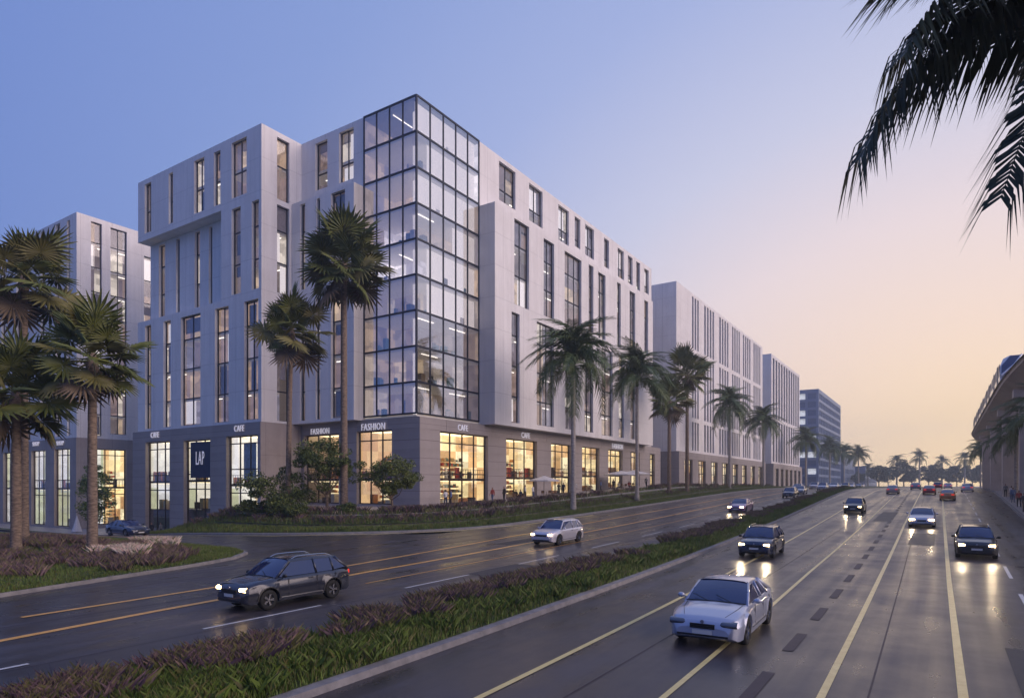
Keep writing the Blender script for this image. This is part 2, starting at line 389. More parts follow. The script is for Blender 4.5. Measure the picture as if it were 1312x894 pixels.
for vv in (1.0, 5.6, 16.0, 21.0, 25.4):
    line('asphalt_joint', [(5, vv), (40, vv + .5), (90, vv + 1.0), (160, vv + 1.6)], .035, M_STUD, dz=.007)
M_PATCH = varied('repair_patch_asphalt', (.026, .024, .027), (.04, .036, .04), 2, .55, bump=.4, bscale=50)
for (u0, u1, v0, v1) in ((14.5, 19.0, -2.9, -1.2), (44, 52, .4, 1.7), (22, 26, 15.2, 16.9), (33, 41, 22.0, 23.2), (62, 74, 3.6, 4.9)):
    mb = MB(); n = 4
    mb.grid([[(u0 + (u1 - u0) * i / n, v0 + (v1 - v0) * k / 2, H(u0 + (u1 - u0) * i / n, v0) + .009) for k in range(3)] for i in range(n + 1)][::-1]); tag(mb.build('asphalt_patch', M_PATCH), kind='structure')
# ---- median
def median():
    us = [-31.0, -30.6, -29.8, -28] + list(range(-25, 166, 3)) + [200, 300, 450]
    def nose(u): return math.sqrt(max(0.0, 1 - ((-28 - u) / 3.2) ** 2)) if u < -28 else 1.0
    E = []
    for u in us:
        c = (MR(u) + ML(u)) / 2; h = (ML(u) - MR(u)) / 2 * max(.15, nose(u)); E.append((u, c - h, c + h))
    kb = MB(); gb = MB()
    rows = []; grow = []
    for u, a, b in E:
        zz = road_z(u); w = .22
        rows.append([(u, a - .06, zz - .05), (u, a, zz + .13), (u, a + w, zz + .15)])
        c = (a + b) / 2
        grow.append([(u, a + w, zz + .15)] + [(u, a + w + (b - a - 2 * w) * k / 6, zz + .13 + .22 * math.sin(PI * k / 6)) for k in range(1, 6)] + [(u, b - w, zz + .15)])
    kb.grid(rows[::-1])
    rows = [[(u, b - .22, road_z(u) + .15), (u, b, road_z(u) + .13), (u, b + .06, road_z(u) - .05)] for u, a, b in E]
    kb.grid(rows[::-1])
    gb.grid(grow[::-1])
    tag(kb.build('median_kerb', M_KERB), kind='structure')
    tag(gb.build('median_strip', M_GRASSBASE), kind='structure')
median()
# ---- island with palms at the left
IS_E = [(14, -60), (20, -20), (26.8, 9.1), (29.2, 17.6), (30.2, 20.2), (31.6, 21.9), (33.5, 22.7), (44, 23.0), (170, 23.0)]   # v -> u edge
def is_edge(v):
    for (a, ua), (b, ub) in zip(IS_E[:-1], IS_E[1:]):
        if v <= b: return ua + (ub - ua) * (v - a) / (b - a)
    return 23.0
def island_z(u, v):
    d = max(0.0, is_edge(v) - u)
    return H(u, v) + .15 + .35 * sm((d - .3) / 6) * (0.6 + .4 * math.sin(v * .25 + u * .2))
def island():
    vs = [14, 18, 22, 24, 26, 27, 28, 29.2, 29.7, 30.2, 30.8, 31.6, 32.5, 33.5] + list(np.arange(35, 100, 2.5)) + [130, 170]
    gb = MB(); kb = MB(); rows = []; kr = []
    for v in vs:
        e = is_edge(v)
        ts = [-60, -40, -25] + [e - d for d in (18, 14, 11, 8.5, 6.5, 5, 3.5, 2.5, 1.5, .8, .25)]
        ts = sorted(min(t, e - .25) for t in ts)
        rows.append([(t, v, island_z(t, v)) for t in ts])
    gb.grid(rows)
    P = [(b, a) for a, b in IS_E]; Q = []
    for i, (x, y) in enumerate(P):
        a = P[max(0, i - 1)]; b = P[min(len(P) - 1, i + 1)]
        l = math.hypot(b[0] - a[0], b[1] - a[1]); nx, ny = -(b[1] - a[1]) / l, (b[0] - a[0]) / l
        kr.append([(x, y, H(x, y) - .05), (x + nx * .03, y + ny * .03, H(x, y) + .14), (x + nx * .3, y + ny * .3, H(x, y) + .16)])
    # finer along the street side
    kk = []
    for a, b in zip(kr[:-1], kr[1:]):
        n = 1 + int(math.hypot(b[0][0] - a[0][0], b[0][1] - a[0][1]) / 4)
        for j in range(n):
            kk.append([tuple(p + (q - p) * j / n for p, q in zip(c, d)) for c, d in zip(a, b)])
    kk.append(kr[-1])
    kb.grid(kk[::-1])
    tag(gb.build('planted_island', M_GRASSBASE), kind='structure')
    tag(kb.build('island_kerb', M_KERB), kind='structure')
island()
# ---- terraces and pavement in front of the buildings
def curb_poly():
    P = [(620, 33), (450, 33), (300, 32), (220, 31.5)] + [(u, 30.4 + .8 * sm((u - 60) / 100)) for u in range(200, 47, -4)]
    cx, cy, r = 46, 45.9, 15.5
    for k in range(0, 13):
        a = math.radians(-90 - 90 * k / 12); P.append((cx + r * math.cos(a), cy + r * math.sin(a)))
    P += [(30.5, v) for v in list(range(48, 100, 3)) + [130, 170]]
    return P
CP = curb_poly(); CN = []
for i, (x, y) in enumerate(CP):
    a = CP[max(0, i - 1)]; b = CP[min(len(CP) - 1, i + 1)]
    l = math.hypot(b[0] - a[0], b[1] - a[1]); CN.append(((b[1] - a[1]) / l, -(b[0] - a[0]) / l))
def Rf(u, v): return 1 - sm((v - 49 - max(0, u - 31) * .65) / 13)
def step(d, top, side=0):
    e = .001 * side
    if d + e < 2.6: return .02 + .05 * d
    if d + e < 5.2: return .42 + .03 * (d - 2.6)
    return top if d + e > 5.5 else .85
def TZ(u, v, d, side=0):
    R = Rf(u, v); top = 1.0 + .33 * min(1, max(0, (u - 50) / 48)); top = min(top, max(.35, 3.5 - road_z(u)))
    w = R * sm(d / 3)
    s = step(d, top, side)
    if u > 125: s = min(s, .25 + (top - .25))
    return road_z(u) + drop(u, v) * (1 - w) + .15 + R * s
def terr():
    def strip(name, ds, m, kind='structure', rng_=None, label=None, cat=None):
        mb = MB(); rows = []
        for (x, y), (nx, ny) in (zip(CP, CN) if rng_ is None else list(zip(CP, CN))[rng_[0]:rng_[1]]):
            row = []
            for d, sd_, off in ds:
                u, v = x + nx * d, y + ny * d
                row.append((u, v, TZ(u, v, d, sd_) + off))
            rows.append(row)
        mb.grid(rows)
        o = mb.build(name, m)
        if label: tag(o, label, cat)
        else: tag(o, kind=kind)
        return o
    strip('terrace_kerb', [(0, 0, -.20), (.03, 0, -.01), (.28, 0, 0)], M_KERB)
    strip('grass_verge', [(.28, 0, 0), (1, 0, .03), (1.8, 0, .03), (2.6, -1, 0)], M_GRASSBASE)
    nw = [i for i, (x, y) in enumerate(CP) if x < 205 and y < 60]
    strip('low_retaining_wall', [(2.58, -1, -.1), (2.58, 1, .01), (2.85, 1, .01), (2.85, 1, -.1)], M_WALLC, rng_=(nw[0], nw[-1]), label='long low concrete retaining wall nearest the kerb below the white building', cat='wall')
    strip('planted_terrace', [(2.6, 1, 0), (3.6, 1, .08), (4.6, 1, .08), (5.2, -1, 0)], M_GRASSBASE)
    strip('low_retaining_wall', [(5.18, -1, -.1), (5.18, 1, .02), (5.5, 1, .02), (5.5, 1, -.1)], M_WALLC, rng_=(nw[0], nw[-1]), label='upper low concrete retaining wall between the two planted terraces', cat='wall')
    strip('upper_terrace', [(5.2, 1, 0), (5.6, 1, .0), (6.6, 1, .05), (7.8, 1, 0)], M_GRASSBASE)
    strip('pavement', [(7.8, 1, .0), (10, 1, 0), (12.5, 1, 0), (15.3, 1, 0)], M_PAVE)
    mb = MB()
    mb.grid([[(u, v, TZ(u, v, 15) - .02) for v in (44, 48, 52, 56, 60, 62, 66, 72, 80, 88)] for u in (45, 47, 49.5, 52)][::-1])
    mb.grid([[(u, v, H(u, v) + .1) for v in (86, 90, 95, 100, 105)] for u in (44, 50, 60, 90)][::-1])
    tag(mb.build('courtyard', M_PAVE), kind='structure')
terr()
def rsw():
    mb = MB(); us = US
    mb.grid([[(u, KR(u) + .02, H(u, 0) - .05), (u, KR(u), H(u, 0) + .14), (u, KR(u) - .25, H(u, 0) + .15)][::-1] for u in us][::-1])
    tag(mb.build('pavement_kerb', M_KERB), kind='structure')
    mb = MB()
    mb.grid([[(u, KR(u) - .25 - d, H(u, 0) + .15) for d in (0, 3, 6, 9, 14)][::-1] for u in us][::-1])
    tag(mb.build('right_pavement', M_PAVE), kind='structure')
rsw()
# ================================================================ GRASS (stuff)
def leafmat(name, c1, c2, scale=1.5, trans=.25):
    m = varied(name, c1, c2, scale, .6, detail=3)
    b = m.node_tree.nodes['Principled BSDF']
    try: b.inputs['Subsurface Weight'].default_value = 0
    except Exception: pass
    return m
M_GR = [leafmat('grass_green', (.075, .125, .016), (.15, .21, .035), .8), leafmat('grass_olive', (.11, .11, .03), (.17, .15, .05), .8)]
M_PUR = [leafmat('plume_purple', (.085, .05, .065), (.17, .10, .12), 1.0), leafmat('plume_rose', (.17, .11, .09), (.28, .19, .15), 1.0), M_GR[1]]
M_FLOW = [leafmat('flower_blush', (.65, .42, .36), (.8, .6, .5), 2.0), leafmat('flower_cream', (.55, .5, .38), (.7, .62, .5), 2.0), M_GR[0]]
def blades(name, pts, h, w, mats, lean=.35, kind='stuff', pm=None):
    """pts Nx3 -> two-triangle bent blades, as quads tapering"""
    P = np.asarray(pts, dtype=np.float32); n = len(P)
    a = rng.uniform(0, 2 * PI, n); hh = h * rng.uniform(.55, 1.25, n); ww = w * rng.uniform(.6, 1.3, n)
    l = lean * rng.uniform(.2, 1.2, n) * hh; la = rng.uniform(0, 2 * PI, n)
    dx, dy = np.cos(a) * ww, np.sin(a) * ww
    V = np.zeros((n, 4, 3), dtype=np.float32)
    V[:, 0] = P - np.stack([dx, dy, np.zeros(n)], 1); V[:, 1] = P + np.stack([dx, dy, np.zeros(n)], 1)
    mid = P + np.stack([np.cos(la) * l * .35 + dx * .8, np.sin(la) * l * .35 + dy * .8, hh * .6], 1); V[:, 2] = mid
    V[:, 3] = P + np.stack([np.cos(la) * l, np.sin(la) * l, hh], 1)
    mi = rng.choice(len(mats), n, p=pm)
    o = np_mesh(name, V, 4, mats, mi=mi); tag(o, kind=kind); return o
def med_pts(n, u0, u1, pw=1.5):
    t = rng.uniform(0, 1, n) ** pw; u = u0 + (u1 - u0) * t; k = rng.uniform(.06, .94, n)
    out = []
    for uu, kk in zip(u, k):
        a, b = MR(uu), ML(uu); out.append((uu, a + (b - a) * kk, road_z(uu) + .12 + .22 * math.sin(PI * kk)))
    return np.array(out)
def clump_pts(cs, per, rad):
    out = []
    for (u, v, z) in cs:
        r = rad * np.sqrt(rng.uniform(0, 1, per)); a = rng.uniform(0, 2 * PI, per)
        out.append(np.stack([u + r * np.cos(a), v + r * np.sin(a), np.full(per, z)], 1))
    return np.concatenate(out)
P_ = med_pts(110000, 4, 160, 2.0)
blades('median_grass', P_, .16, .012, M_GR, pm=[.7, .3])
cs = []
for i in range(260):
    u = 4 + 150 * random.random() ** 1.6; cs.append((u, MR(u) + (ML(u) - MR(u)) * random.uniform(.12, .9), road_z(u) + .2))
blades('median_tall_grass', clump_pts(cs, 150, .38), .32, .007, M_GR, lean=.8, pm=[.75, .25])
# purple fountain grass in drifts on the median
cs = []
for i in range(230):
    u = random.choice([random.uniform(4, 24), random.uniform(4, 30), random.uniform(36, 52), random.uniform(58, 100), random.uniform(110, 150)])
    k = random.uniform(.60, .97) if u < 26 else random.uniform(.55, .95)
    v = MR(u) + (ML(u) - MR(u)) * k
    cs.append((u, v, road_z(u) + .2))
blades('purple_fountain_grass', clump_pts(cs, 420, .42), .40, .0045, M_PUR, lean=.85, pm=[.45, .15, .40])
# island lawn, pale flowers and dark low planting
pts = []
for i in range(90000):
    v = 26.8 + 34 * random.random() ** 1.3; u = is_edge(v) - .3 - 15 * random.random() ** 1.5
    if u < 4: continue
    pts.append((u, v, island_z(u, v) - .02))
blades('island_grass', pts, .15, .013, M_GR, pm=[.75, .25])
cs = []
for i in range(160):
    v = random.uniform(29, 52); u = is_edge(v) - random.uniform(3.2, 12)
    cs.append((u, v, island_z(u, v)))
blades('reddish_island_planting', clump_pts(cs, 260, .5), .38, .006, M_PUR, lean=.8, pm=[.40, .30, .30])
cs = [(16.6 + random.gauss(0, .5), 34.2 + random.gauss(0, .9), .40) for i in range(14)]
cs += [(20.5 + random.gauss(0, .5), 38.6 + random.gauss(0, 1.0), .30) for i in range(16)]
blades('pale_feather_grass', clump_pts(cs, 200, .38), .42, .014, M_FLOW, lean=.95, pm=[.45, .35, .2])
# terraces
def terr_pts(n, d0, d1, i0=0, i1=None, vmax=62):
    out = []; idx = [i for i, (x, y) in enumerate(CP) if x < 170 and y < vmax]
    seg = [(i, i + 1) for i in idx[:-1]]
    Ls = np.array([math.hypot(CP[b][0] - CP[a][0], CP[b][1] - CP[a][1]) * (1.0 / (1 + max(0, CP[a][0] - 50) / 25)) for a, b in seg]); Ls /= Ls.sum()
    ch = rng.choice(len(seg), n, p=Ls); t = rng.uniform(0, 1, n); d = rng.uniform(d0, d1, n)
    for c, tt, dd in zip(ch, t, d):
        a, b = seg[c]
        x = CP[a][0] + (CP[b][0] - CP[a][0]) * tt; y = CP[a][1] + (CP[b][1] - CP[a][1]) * tt
        nx = CN[a][0] + (CN[b][0] - CN[a][0]) * tt; ny = CN[a][1] + (CN[b][1] - CN[a][1]) * tt
        u, v = x + nx * dd, y + ny * dd
        out.append((u, v, TZ(u, v, dd) - .01))
    return out
blades('verge_grass', terr_pts(46000, .35, 2.7), .26, .018, M_GR, pm=[.7, .3])
blades('terrace_grass', terr_pts(34000, 2.95, 5.3), .40, .018, M_GR + [M_PUR[0]], pm=[.5, .3, .2])
blades('upper_terrace_grass', terr_pts(26000, 5.6, 7.7), .34, .02, M_GR + [M_PUR[0], M_FLOW[0]], pm=[.45, .3, .15, .1])
cs = [p for p in terr_pts(130, 5.8, 7.4)] + [p for p in terr_pts(60, 3.2, 4.8)]
blades('terrace_purple_grass', clump_pts(cs, 110, .4), .6, .014, M_PUR, lean=.7, pm=[.5, .2, .3])
# ================================================================ BUILDINGS
ZR, ZP, FH = 43.0, 10.7, 3.59
FLOORS = [ZR - FH * k for k in range(0, 10)]
def holes_grid(mb, plane, c, a0, a1, z0, z1, holes, dep):
    """a wall sheet at plane u=c ('L', faces -u) or v=c ('R', faces -v) with openings and their reveals"""
    A = sorted({a0, a1} | {h[0] for h in holes} | {h[1] for h in holes}); A = [a for a in A if a0 - 1e-6 <= a <= a1 + 1e-6]
    Z = sorted({z0, z1} | {h[2] for h in holes} | {h[3] for h in holes}); Z = [z for z in Z if z0 - 1e-6 <= z <= z1 + 1e-6]
    P = (lambda a, z, d=0: (c + d, a, z)) if plane == 'L' else (lambda a, z, d=0: (a, c + d, z))
    for i in range(len(A) - 1):
        j = 0
        while j < len(Z) - 1:
            am = (A[i] + A[i + 1]) / 2
            inside = lambda jj: any(h[0] < am < h[1] and h[2] < (Z[jj] + Z[jj + 1]) / 2 < h[3] for h in holes)
            if inside(j): j += 1; continue
            k = j
            while k + 1 < len(Z) - 1 and not inside(k + 1): k += 1
            mb.quad(P(A[i], Z[j]), P(A[i + 1], Z[j]), P(A[i + 1], Z[k + 1]), P(A[i], Z[k + 1])); j = k + 1
    for h in holes:
        b0, b1, y0, y1 = h[:4]
        mb.quad(P(b0, y0), P(b0, y1), P(b0, y1, dep), P(b0, y0, dep)); mb.quad(P(b1, y0), P(b1, y0, dep), P(b1, y1, dep), P(b1, y1))
        mb.quad(P(b0, y1), P(b1, y1), P(b1, y1, dep), P(b0, y1, dep)); mb.quad(P(b0, y0), P(b0, y0, dep), P(b1, y0, dep), P(b1, y0))
def block(root, name, m, u0, u1, v0, v1, z0, z1, hl=(), hr=(), dep=.5):
    mb = MB()
    holes_grid(mb, 'L', u0, v0, v1, z0, z1, list(hl), dep)
    holes_grid(mb, 'R', v0, u0, u1, z0, z1, list(hr), dep)
    mb.quad((u1, v0, z0), (u1, v1, z0), (u1, v1, z1), (u1, v0, z1))
    mb.quad((u0, v1, z0), (u0, v1, z1), (u1, v1, z1), (u1, v1, z0))
    mb.quad((u0, v0, z1), (u1, v0, z1), (u1, v1, z1), (u0, v1, z1)); mb.quad((u0, v0, z0), (u0, v1, z0), (u1, v1, z0), (u1, v0, z0))
    return mb.build(name, m, root, -root.location)
UNIT = None
def unit():
    global UNIT
    if UNIT is None:
        mb = MB(); mb.box(-.5, .5, -.5, .5, -.5, .5); me = bpy.data.meshes.new('piece'); me.from_pydata(mb.v, [], mb.f); me.update(); UNIT = me
    return UNIT
UM = {}
def piece(name, m, parent, c, s):
    """a box-shaped piece that shares one mesh per material; c is a place in the root's frame given in world metres"""
    if m.name not in UM:
        me = unit().copy(); me.materials.append(m); UM[m.name] = me
    o = bpy.data.objects.new(name, UM[m.name]); COL.objects.link(o); o.parent = parent; o.location = c; o.scale = s
    return o
def window(root, plane, c, a0, a1, z0, z1, nv=1, trans=None, rev=.38, fm=None, gm=None, panes=True, bar=.09, name='window', blinds=True, mull=None):
    fm = fm or M_FRAME; gm = gm or G_OFF
    B = (lambda mb, b0, b1, d0, d1, y0, y1: mb.box(c + d0, c + d1, b0, b1, y0, y1)) if plane == 'L' else (lambda mb, b0, b1, d0, d1, y0, y1: mb.box(b0, b1, c + d0, c + d1, y0, y1))
    if trans is None: trans = [f for f in FLOORS if z0 + .9 < f < z1 - .9]
    mb = MB(); f0, f1 = rev - .06, rev + .07
    B(mb, a0, a0 + bar, f0, f1, z0, z1); B(mb, a1 - bar, a1, f0, f1, z0, z1)
    B(mb, a0 + bar, a1 - bar, f0, f1, z0, z0 + bar); B(mb, a0 + bar, a1 - bar, f0, f1, z1 - bar, z1)
    ms = mull if mull is not None else [a0 + (a1 - a0) * k / nv for k in range(1, nv)]
    for a in ms: B(mb, a - bar / 2, a + bar / 2, f0 + .004, f1 - .004, z0 + bar, z1 - bar)
    ed = [a0 + bar] + [q for a in ms for q in (a - bar / 2, a + bar / 2)] + [a1 - bar]
    for t in trans:
        th = bar * 1.5 if panes != 'shop' else bar
        for k in range(0, len(ed), 2):
            B(mb, ed[k], ed[k + 1], f0 + .008, f1 - .008, t - th / 2, t + th / 2)
    w = mb.build(name, fm, root, -root.location)
    zs = [z0 + bar] + sorted(trans) + [z1 - bar]
    if panes:
        for k in range(0, len(ed), 2):
            for z_a, z_b in zip(zs[:-1], zs[1:]):
                am, aw = (ed[k] + ed[k + 1]) / 2, ed[k + 1] - ed[k]
                cc = (c + rev, am, (z_a + z_b) / 2) if plane == 'L' else (am, c + rev, (z_a + z_b) / 2)
                ss = (.016, aw, z_b - z_a - .05) if plane == 'L' else (aw, .016, z_b - z_a - .05)
                piece('pane', gm, w, cc, ss)
    else:
        mb = MB(); B(mb, a0 + bar, a1 - bar, rev - .008, rev + .008, z0 + bar, z1 - bar); mb.build('pane', gm, w)
    if blinds and random.random() < .75:
        mb = MB()
        for z_a, z_b in zip(zs[:-1], zs[1:]):
            r = random.random()
            if r < .38:
                q0 = a0 + .1 + (a1 - a0) * random.choice([0, 0, .45]); q1 = min(a1 - .05, q0 + (a1 - a0) * random.uniform(.3, .95))
                mb.mi = 0 if random.random() < .6 else 1
                B(mb, q0, q1, rev + .22, rev + .26, z_a + .15, z_b - .2)
            elif r < .6:
                mb.mi = 0; B(mb, a0 + .08, a1 - .08, rev + .2, rev + .24, z_b - (z_b - z_a) * random.uniform(.2, .7), z_b - .12)
        if mb.f: mb.build('blind', [M_BLIND, M_BLINDW], w)
    return w
def interior(root, plane, c, a0, a1, z0, z1, m, dep=2.6, lamps=.35, dz=0.0, slab=None, floors=None):
    mb = MB(); tb = MB()
    P = (lambda a, z, d=0: (c + d, a, z)) if plane == 'L' else (lambda a, z, d=0: (a, c + d, z))
    mb.quad(P(a0, z0, dep), P(a1, z0, dep), P(a1, z1, dep), P(a0, z1, dep))
    a = a0 + 1.3
    while a < a1:
        mb.quad(P(a, z0, .75), P(a, z0, dep), P(a, z1, dep), P(a, z1, .75)); a += random.uniform(3.2, 5.5)
    mb.build('inner_wall', m, root, -root.location)
    sb = MB()
    for f in (floors or FLOORS):
        if z0 + .4 < f < z1 + .1:
            if plane == 'L': sb.box(c + .48, c + dep, a0, a1, f - .28, f - .02)
            else: sb.box(a0, a1, c + .48, c + dep, f - .28, f - .02)
            a = a0 + .6
            while a < a1 - 2:
                if random.random() < lamps:
                    d = random.uniform(.9, dep - .6); l = random.uniform(1.2, 2.4)
                    if plane == 'L': tb.box(c + d, c + d + .09, a, a + l, f - .36, f - .30)
                    else: tb.box(a, a + l, c + d, c + d + .09, f - .36, f - .30)
                a += 2.6
    if sb.f: sb.build('floor_slab', M_SLAB, root, -root.location)
    if tb.f: tb.build('ceiling_light', M_TUBE, root, -root.location)
def R_h(c, x0, x1, yt, yb):
    a0, a1 = ux(x0, c), ux(x1, c); return (a0, a1, zy(yb, a0, c), zy(yt, a0, c))
def L_h(c, x0, x1, yt, yb):
    b1, b0 = vx(x0, c), vx(x1, c); return (b0, b1, zy(yb, c, b1), zy(yt, c, b1))
def cladding(root, plane, c, piers, zs, m, name='cladding_panel', proud=.03, gap=.02, zmin=None):
    for a0, a1 in piers:
        for z_a, z_b in zip(zs[:-1], zs[1:]):
            zz = z_a if zmin is None else max(z_a, zmin)
            if z_b - zz < .3: continue
            cc = (c - proud / 2 - .002, (a0 + a1) / 2, (zz + z_b) / 2) if plane == 'L' else ((a0 + a1) / 2, c - proud / 2 - .002, (zz + z_b) / 2)
            ss = (proud, a1 - a0 - gap, z_b - zz - gap) if plane == 'L' else (a1 - a0 - gap, proud, z_b - zz - gap)
            piece(name, m, root, cc, ss)
# ---------------------------------------------------------------- the big corner building
root = empty('office_building', (80, 60, 1.0), 'large white corner building with dark glass corner tower over a grey shop podium', 'building')
v1 = 44.1
WA = [R_h(v1, *q) for q in ((639.5, 660.4, 205.5, 256), (677.9, 695.3, 232.3, 282), (715.4, 728.9, 260.5, 307), (736.4, 743.6, 276.5, 315), (749.8, 761, 286, 326),
      (774, 780.4, 303.5, 341), (791.4, 799.5, 317, 354), (804.6, 810.7, 326.5, 362), (815.2, 820.1, 333, 370), (825.5, 831.4, 343, 374))]
MULL_A = [2, 2, 2, 1, 2, 1, 2, 1, 1, 1]
BZ = 35.6
WA = [(a, b, max(c, BZ + .25), min(d, ZR - .55)) for a, b, c, d in WA]
block(root, 'upper_wall', W_WHITE, 60.22, 113, v1, 62, BZ, ZR, hr=WA)
for h, n in zip(WA, MULL_A): window(root, 'R', v1, *h, nv=n, trans=[39.35])
interior(root, 'R', v1, 60.3, 112.8, BZ, ZR - .1, R_OFF)
vb = 41.9
WB = [R_h(vb, *q) for q in ((659, 677.9, 279.3, 389), (696.6, 710, 304.8, 404), (723.5, 745, 321, 416), (754.4, 760.3, 338.4, 424), (766.4, 775.8, 347.8, 432),
      (790.6, 795.4, 361, 444), (806.7, 814, 372, 450), (825.5, 830.5, 384, 452),
      (655.5, 665.8, 398.8, 541), (687.8, 709.7, 411.3, 544), (723.8, 735.4, 427, 549), (749, 760, 433, 552.5), (770.8, 785, 445, 557), (792.8, 799.7, 453.7, 560), (807.8, 814, 460, 562))]
MULL_B = [2, 2, 3, 1, 2, 1, 2, 1, 1, 3, 2, 2, 2, 1, 1]
WB = [(a, b, max(c, ZP + .35), min(d, BZ - .4)) for a, b, c, d in WB]
block(root, 'projecting_wall', W_WHITE, 60.2, 108, vb, 62, ZP, BZ, hr=WB)
block(root, 'end_wall', W_WHITE, 108.02, 113, v1 + .01, 62, ZP, BZ - .01)
for h, n in zip(WB, MULL_B): window(root, 'R', vb, *h, nv=n)
interior(root, 'R', vb, 60.4, 107.8, ZP, BZ, R_OFF)
# recessed left side
ul = 49.6
WC = [L_h(ul, 404, 419.5, 184.6, 245), L_h(ul, 434.4, 453, 170.5, 235.3)]
block(root, 'upper_wall', W_WHITE, ul, 60.2, 51.52, 61.58, BZ, ZR, hl=WC)
for h, n in zip(WC, (1, 2)): window(root, 'L', ul, *h, nv=n, trans=[38.9])
interior(root, 'L', ul, 51.7, 61.4, BZ, ZR - .1, R_OFF)
ud = 48.2
WD = [L_h(ud, 384.5, 391, 261.8, 372), L_h(ud, 405.5, 410, 255, 366), L_h(ud, 424, 442, 245, 358), L_h(ud, 384.5, 391, 386, 541), L_h(ud, 404.5, 410, 381, 540), L_h(ud, 424, 444, 374, 539)]
WD = [(a, b, max(c, ZP + .35), min(d, BZ - .4)) for a, b, c, d in WD]
block(root, 'projecting_wall', W_WHITE, ud, 60.2, 51.55, 61.55, ZP, BZ, hl=WD)
for h, n in zip(WD, (1, 1, 2, 1, 1, 2)): window(root, 'L', ud, *h, nv=n)
interior(root, 'L', ud, 51.7, 61.4, ZP, BZ, R_OFF)
# wing at the left
uw = 44.3; VT = 87.2; TB = 35.25; LB = 24.9
WT = [L_h(uw, *q) for q in ((185.4, 193.7, 236.8, 299.6), (216.2, 221.6, 222.8, 287.3), (248.7, 261.7, 207, 274.5), (274, 282.4, 196, 264.7), (296.7, 316, 184, 255))]
WR1 = [(ux(355, 61.6), ux(370.8, 61.6), TB + .3, zy(175.3, ux(355, 61.6), 61.6))]
block(root, 'top_wall', W_WHITE, uw, 62, 61.6, VT, TB, ZR, hl=WT, hr=WR1)
for h, n in zip(WT, (2, 1, 2, 1, 2)): window(root, 'L', uw, *h, nv=n, trans=[38.9])
def two(h): return h
window(root, 'R', 61.6, *WR1[0], nv=1)
interior(root, 'L', uw, 62, VT - .2, TB, ZR - .1, R_OFF); interior(root, 'R', 61.6, uw + 3, 49.4, TB, ZR - .1, R_OFF, dep=2.0)
WF = [L_h(uw, 296.7, 308.3, 267.6, 381.5), L_h(uw, 322.6, 331.7, 256.6, 374)]
WF = [(a, b, LB + .35, min(d, TB - .35)) for a, b, c, d in WF]
WR2 = [(WR1[0][0], WR1[0][1], LB + .3, TB - .3)]
block(root, 'middle_wall', W_WHITE, uw, 62, 61.6, 69.0, LB, TB - .004, hl=WF, hr=WR2)
for h in WF: window(root, 'L', uw, *h, nv=1)
window(root, 'R', 61.6, *WR2[0], nv=1)
ug = 45.9
WG = [L_h(ug, *q) for q in ((203.6, 211.5, 320, 404.7), (225.5, 230.2, 312, 400), (249.3, 256, 300, 393.7), (267.5, 272, 292, 388.7))]
WG = [(a, b, LB + .35, TB - .3) for a, b, c, d in WG]
block(root, 'recessed_wall', W_WHITE, ug, 62, 69.02, VT - .01, LB, TB - .01, hl=WG)
for h in WG: window(root, 'L', ug, *h, nv=1)
interior(root, 'L', ug, 62.2, VT - .2, LB, TB, R_OFF)
WL = [L_h(uw, *q) for q in ((186, 193.7, 417.8, 552.5), (209.5, 218.8, 412, 550.8), (231.9, 256.9, 407, 548.8), (275.5, 293, 396, 545.9), (313, 331, 386.7, 542))]
WL = [(a, b, ZP + .35, min(d, LB - .5)) for a, b, c, d in WL]
WR3 = [(WR1[0][0], WR1[0][1], ZP + .3, LB - .5)]
block(root, 'lower_wall', W_WHITE, uw - .01, 62, 61.6, VT + .05, ZP, LB, hl=WL, hr=WR3)
for h, n in zip(WL, (2, 1, 2, 2, 2)): window(root, 'L', uw, *h, nv=n)
window(root, 'R', 61.6, *WR3[0], nv=1)
interior(root, 'L', uw, 62, VT - .2, ZP, LB, R_OFF)
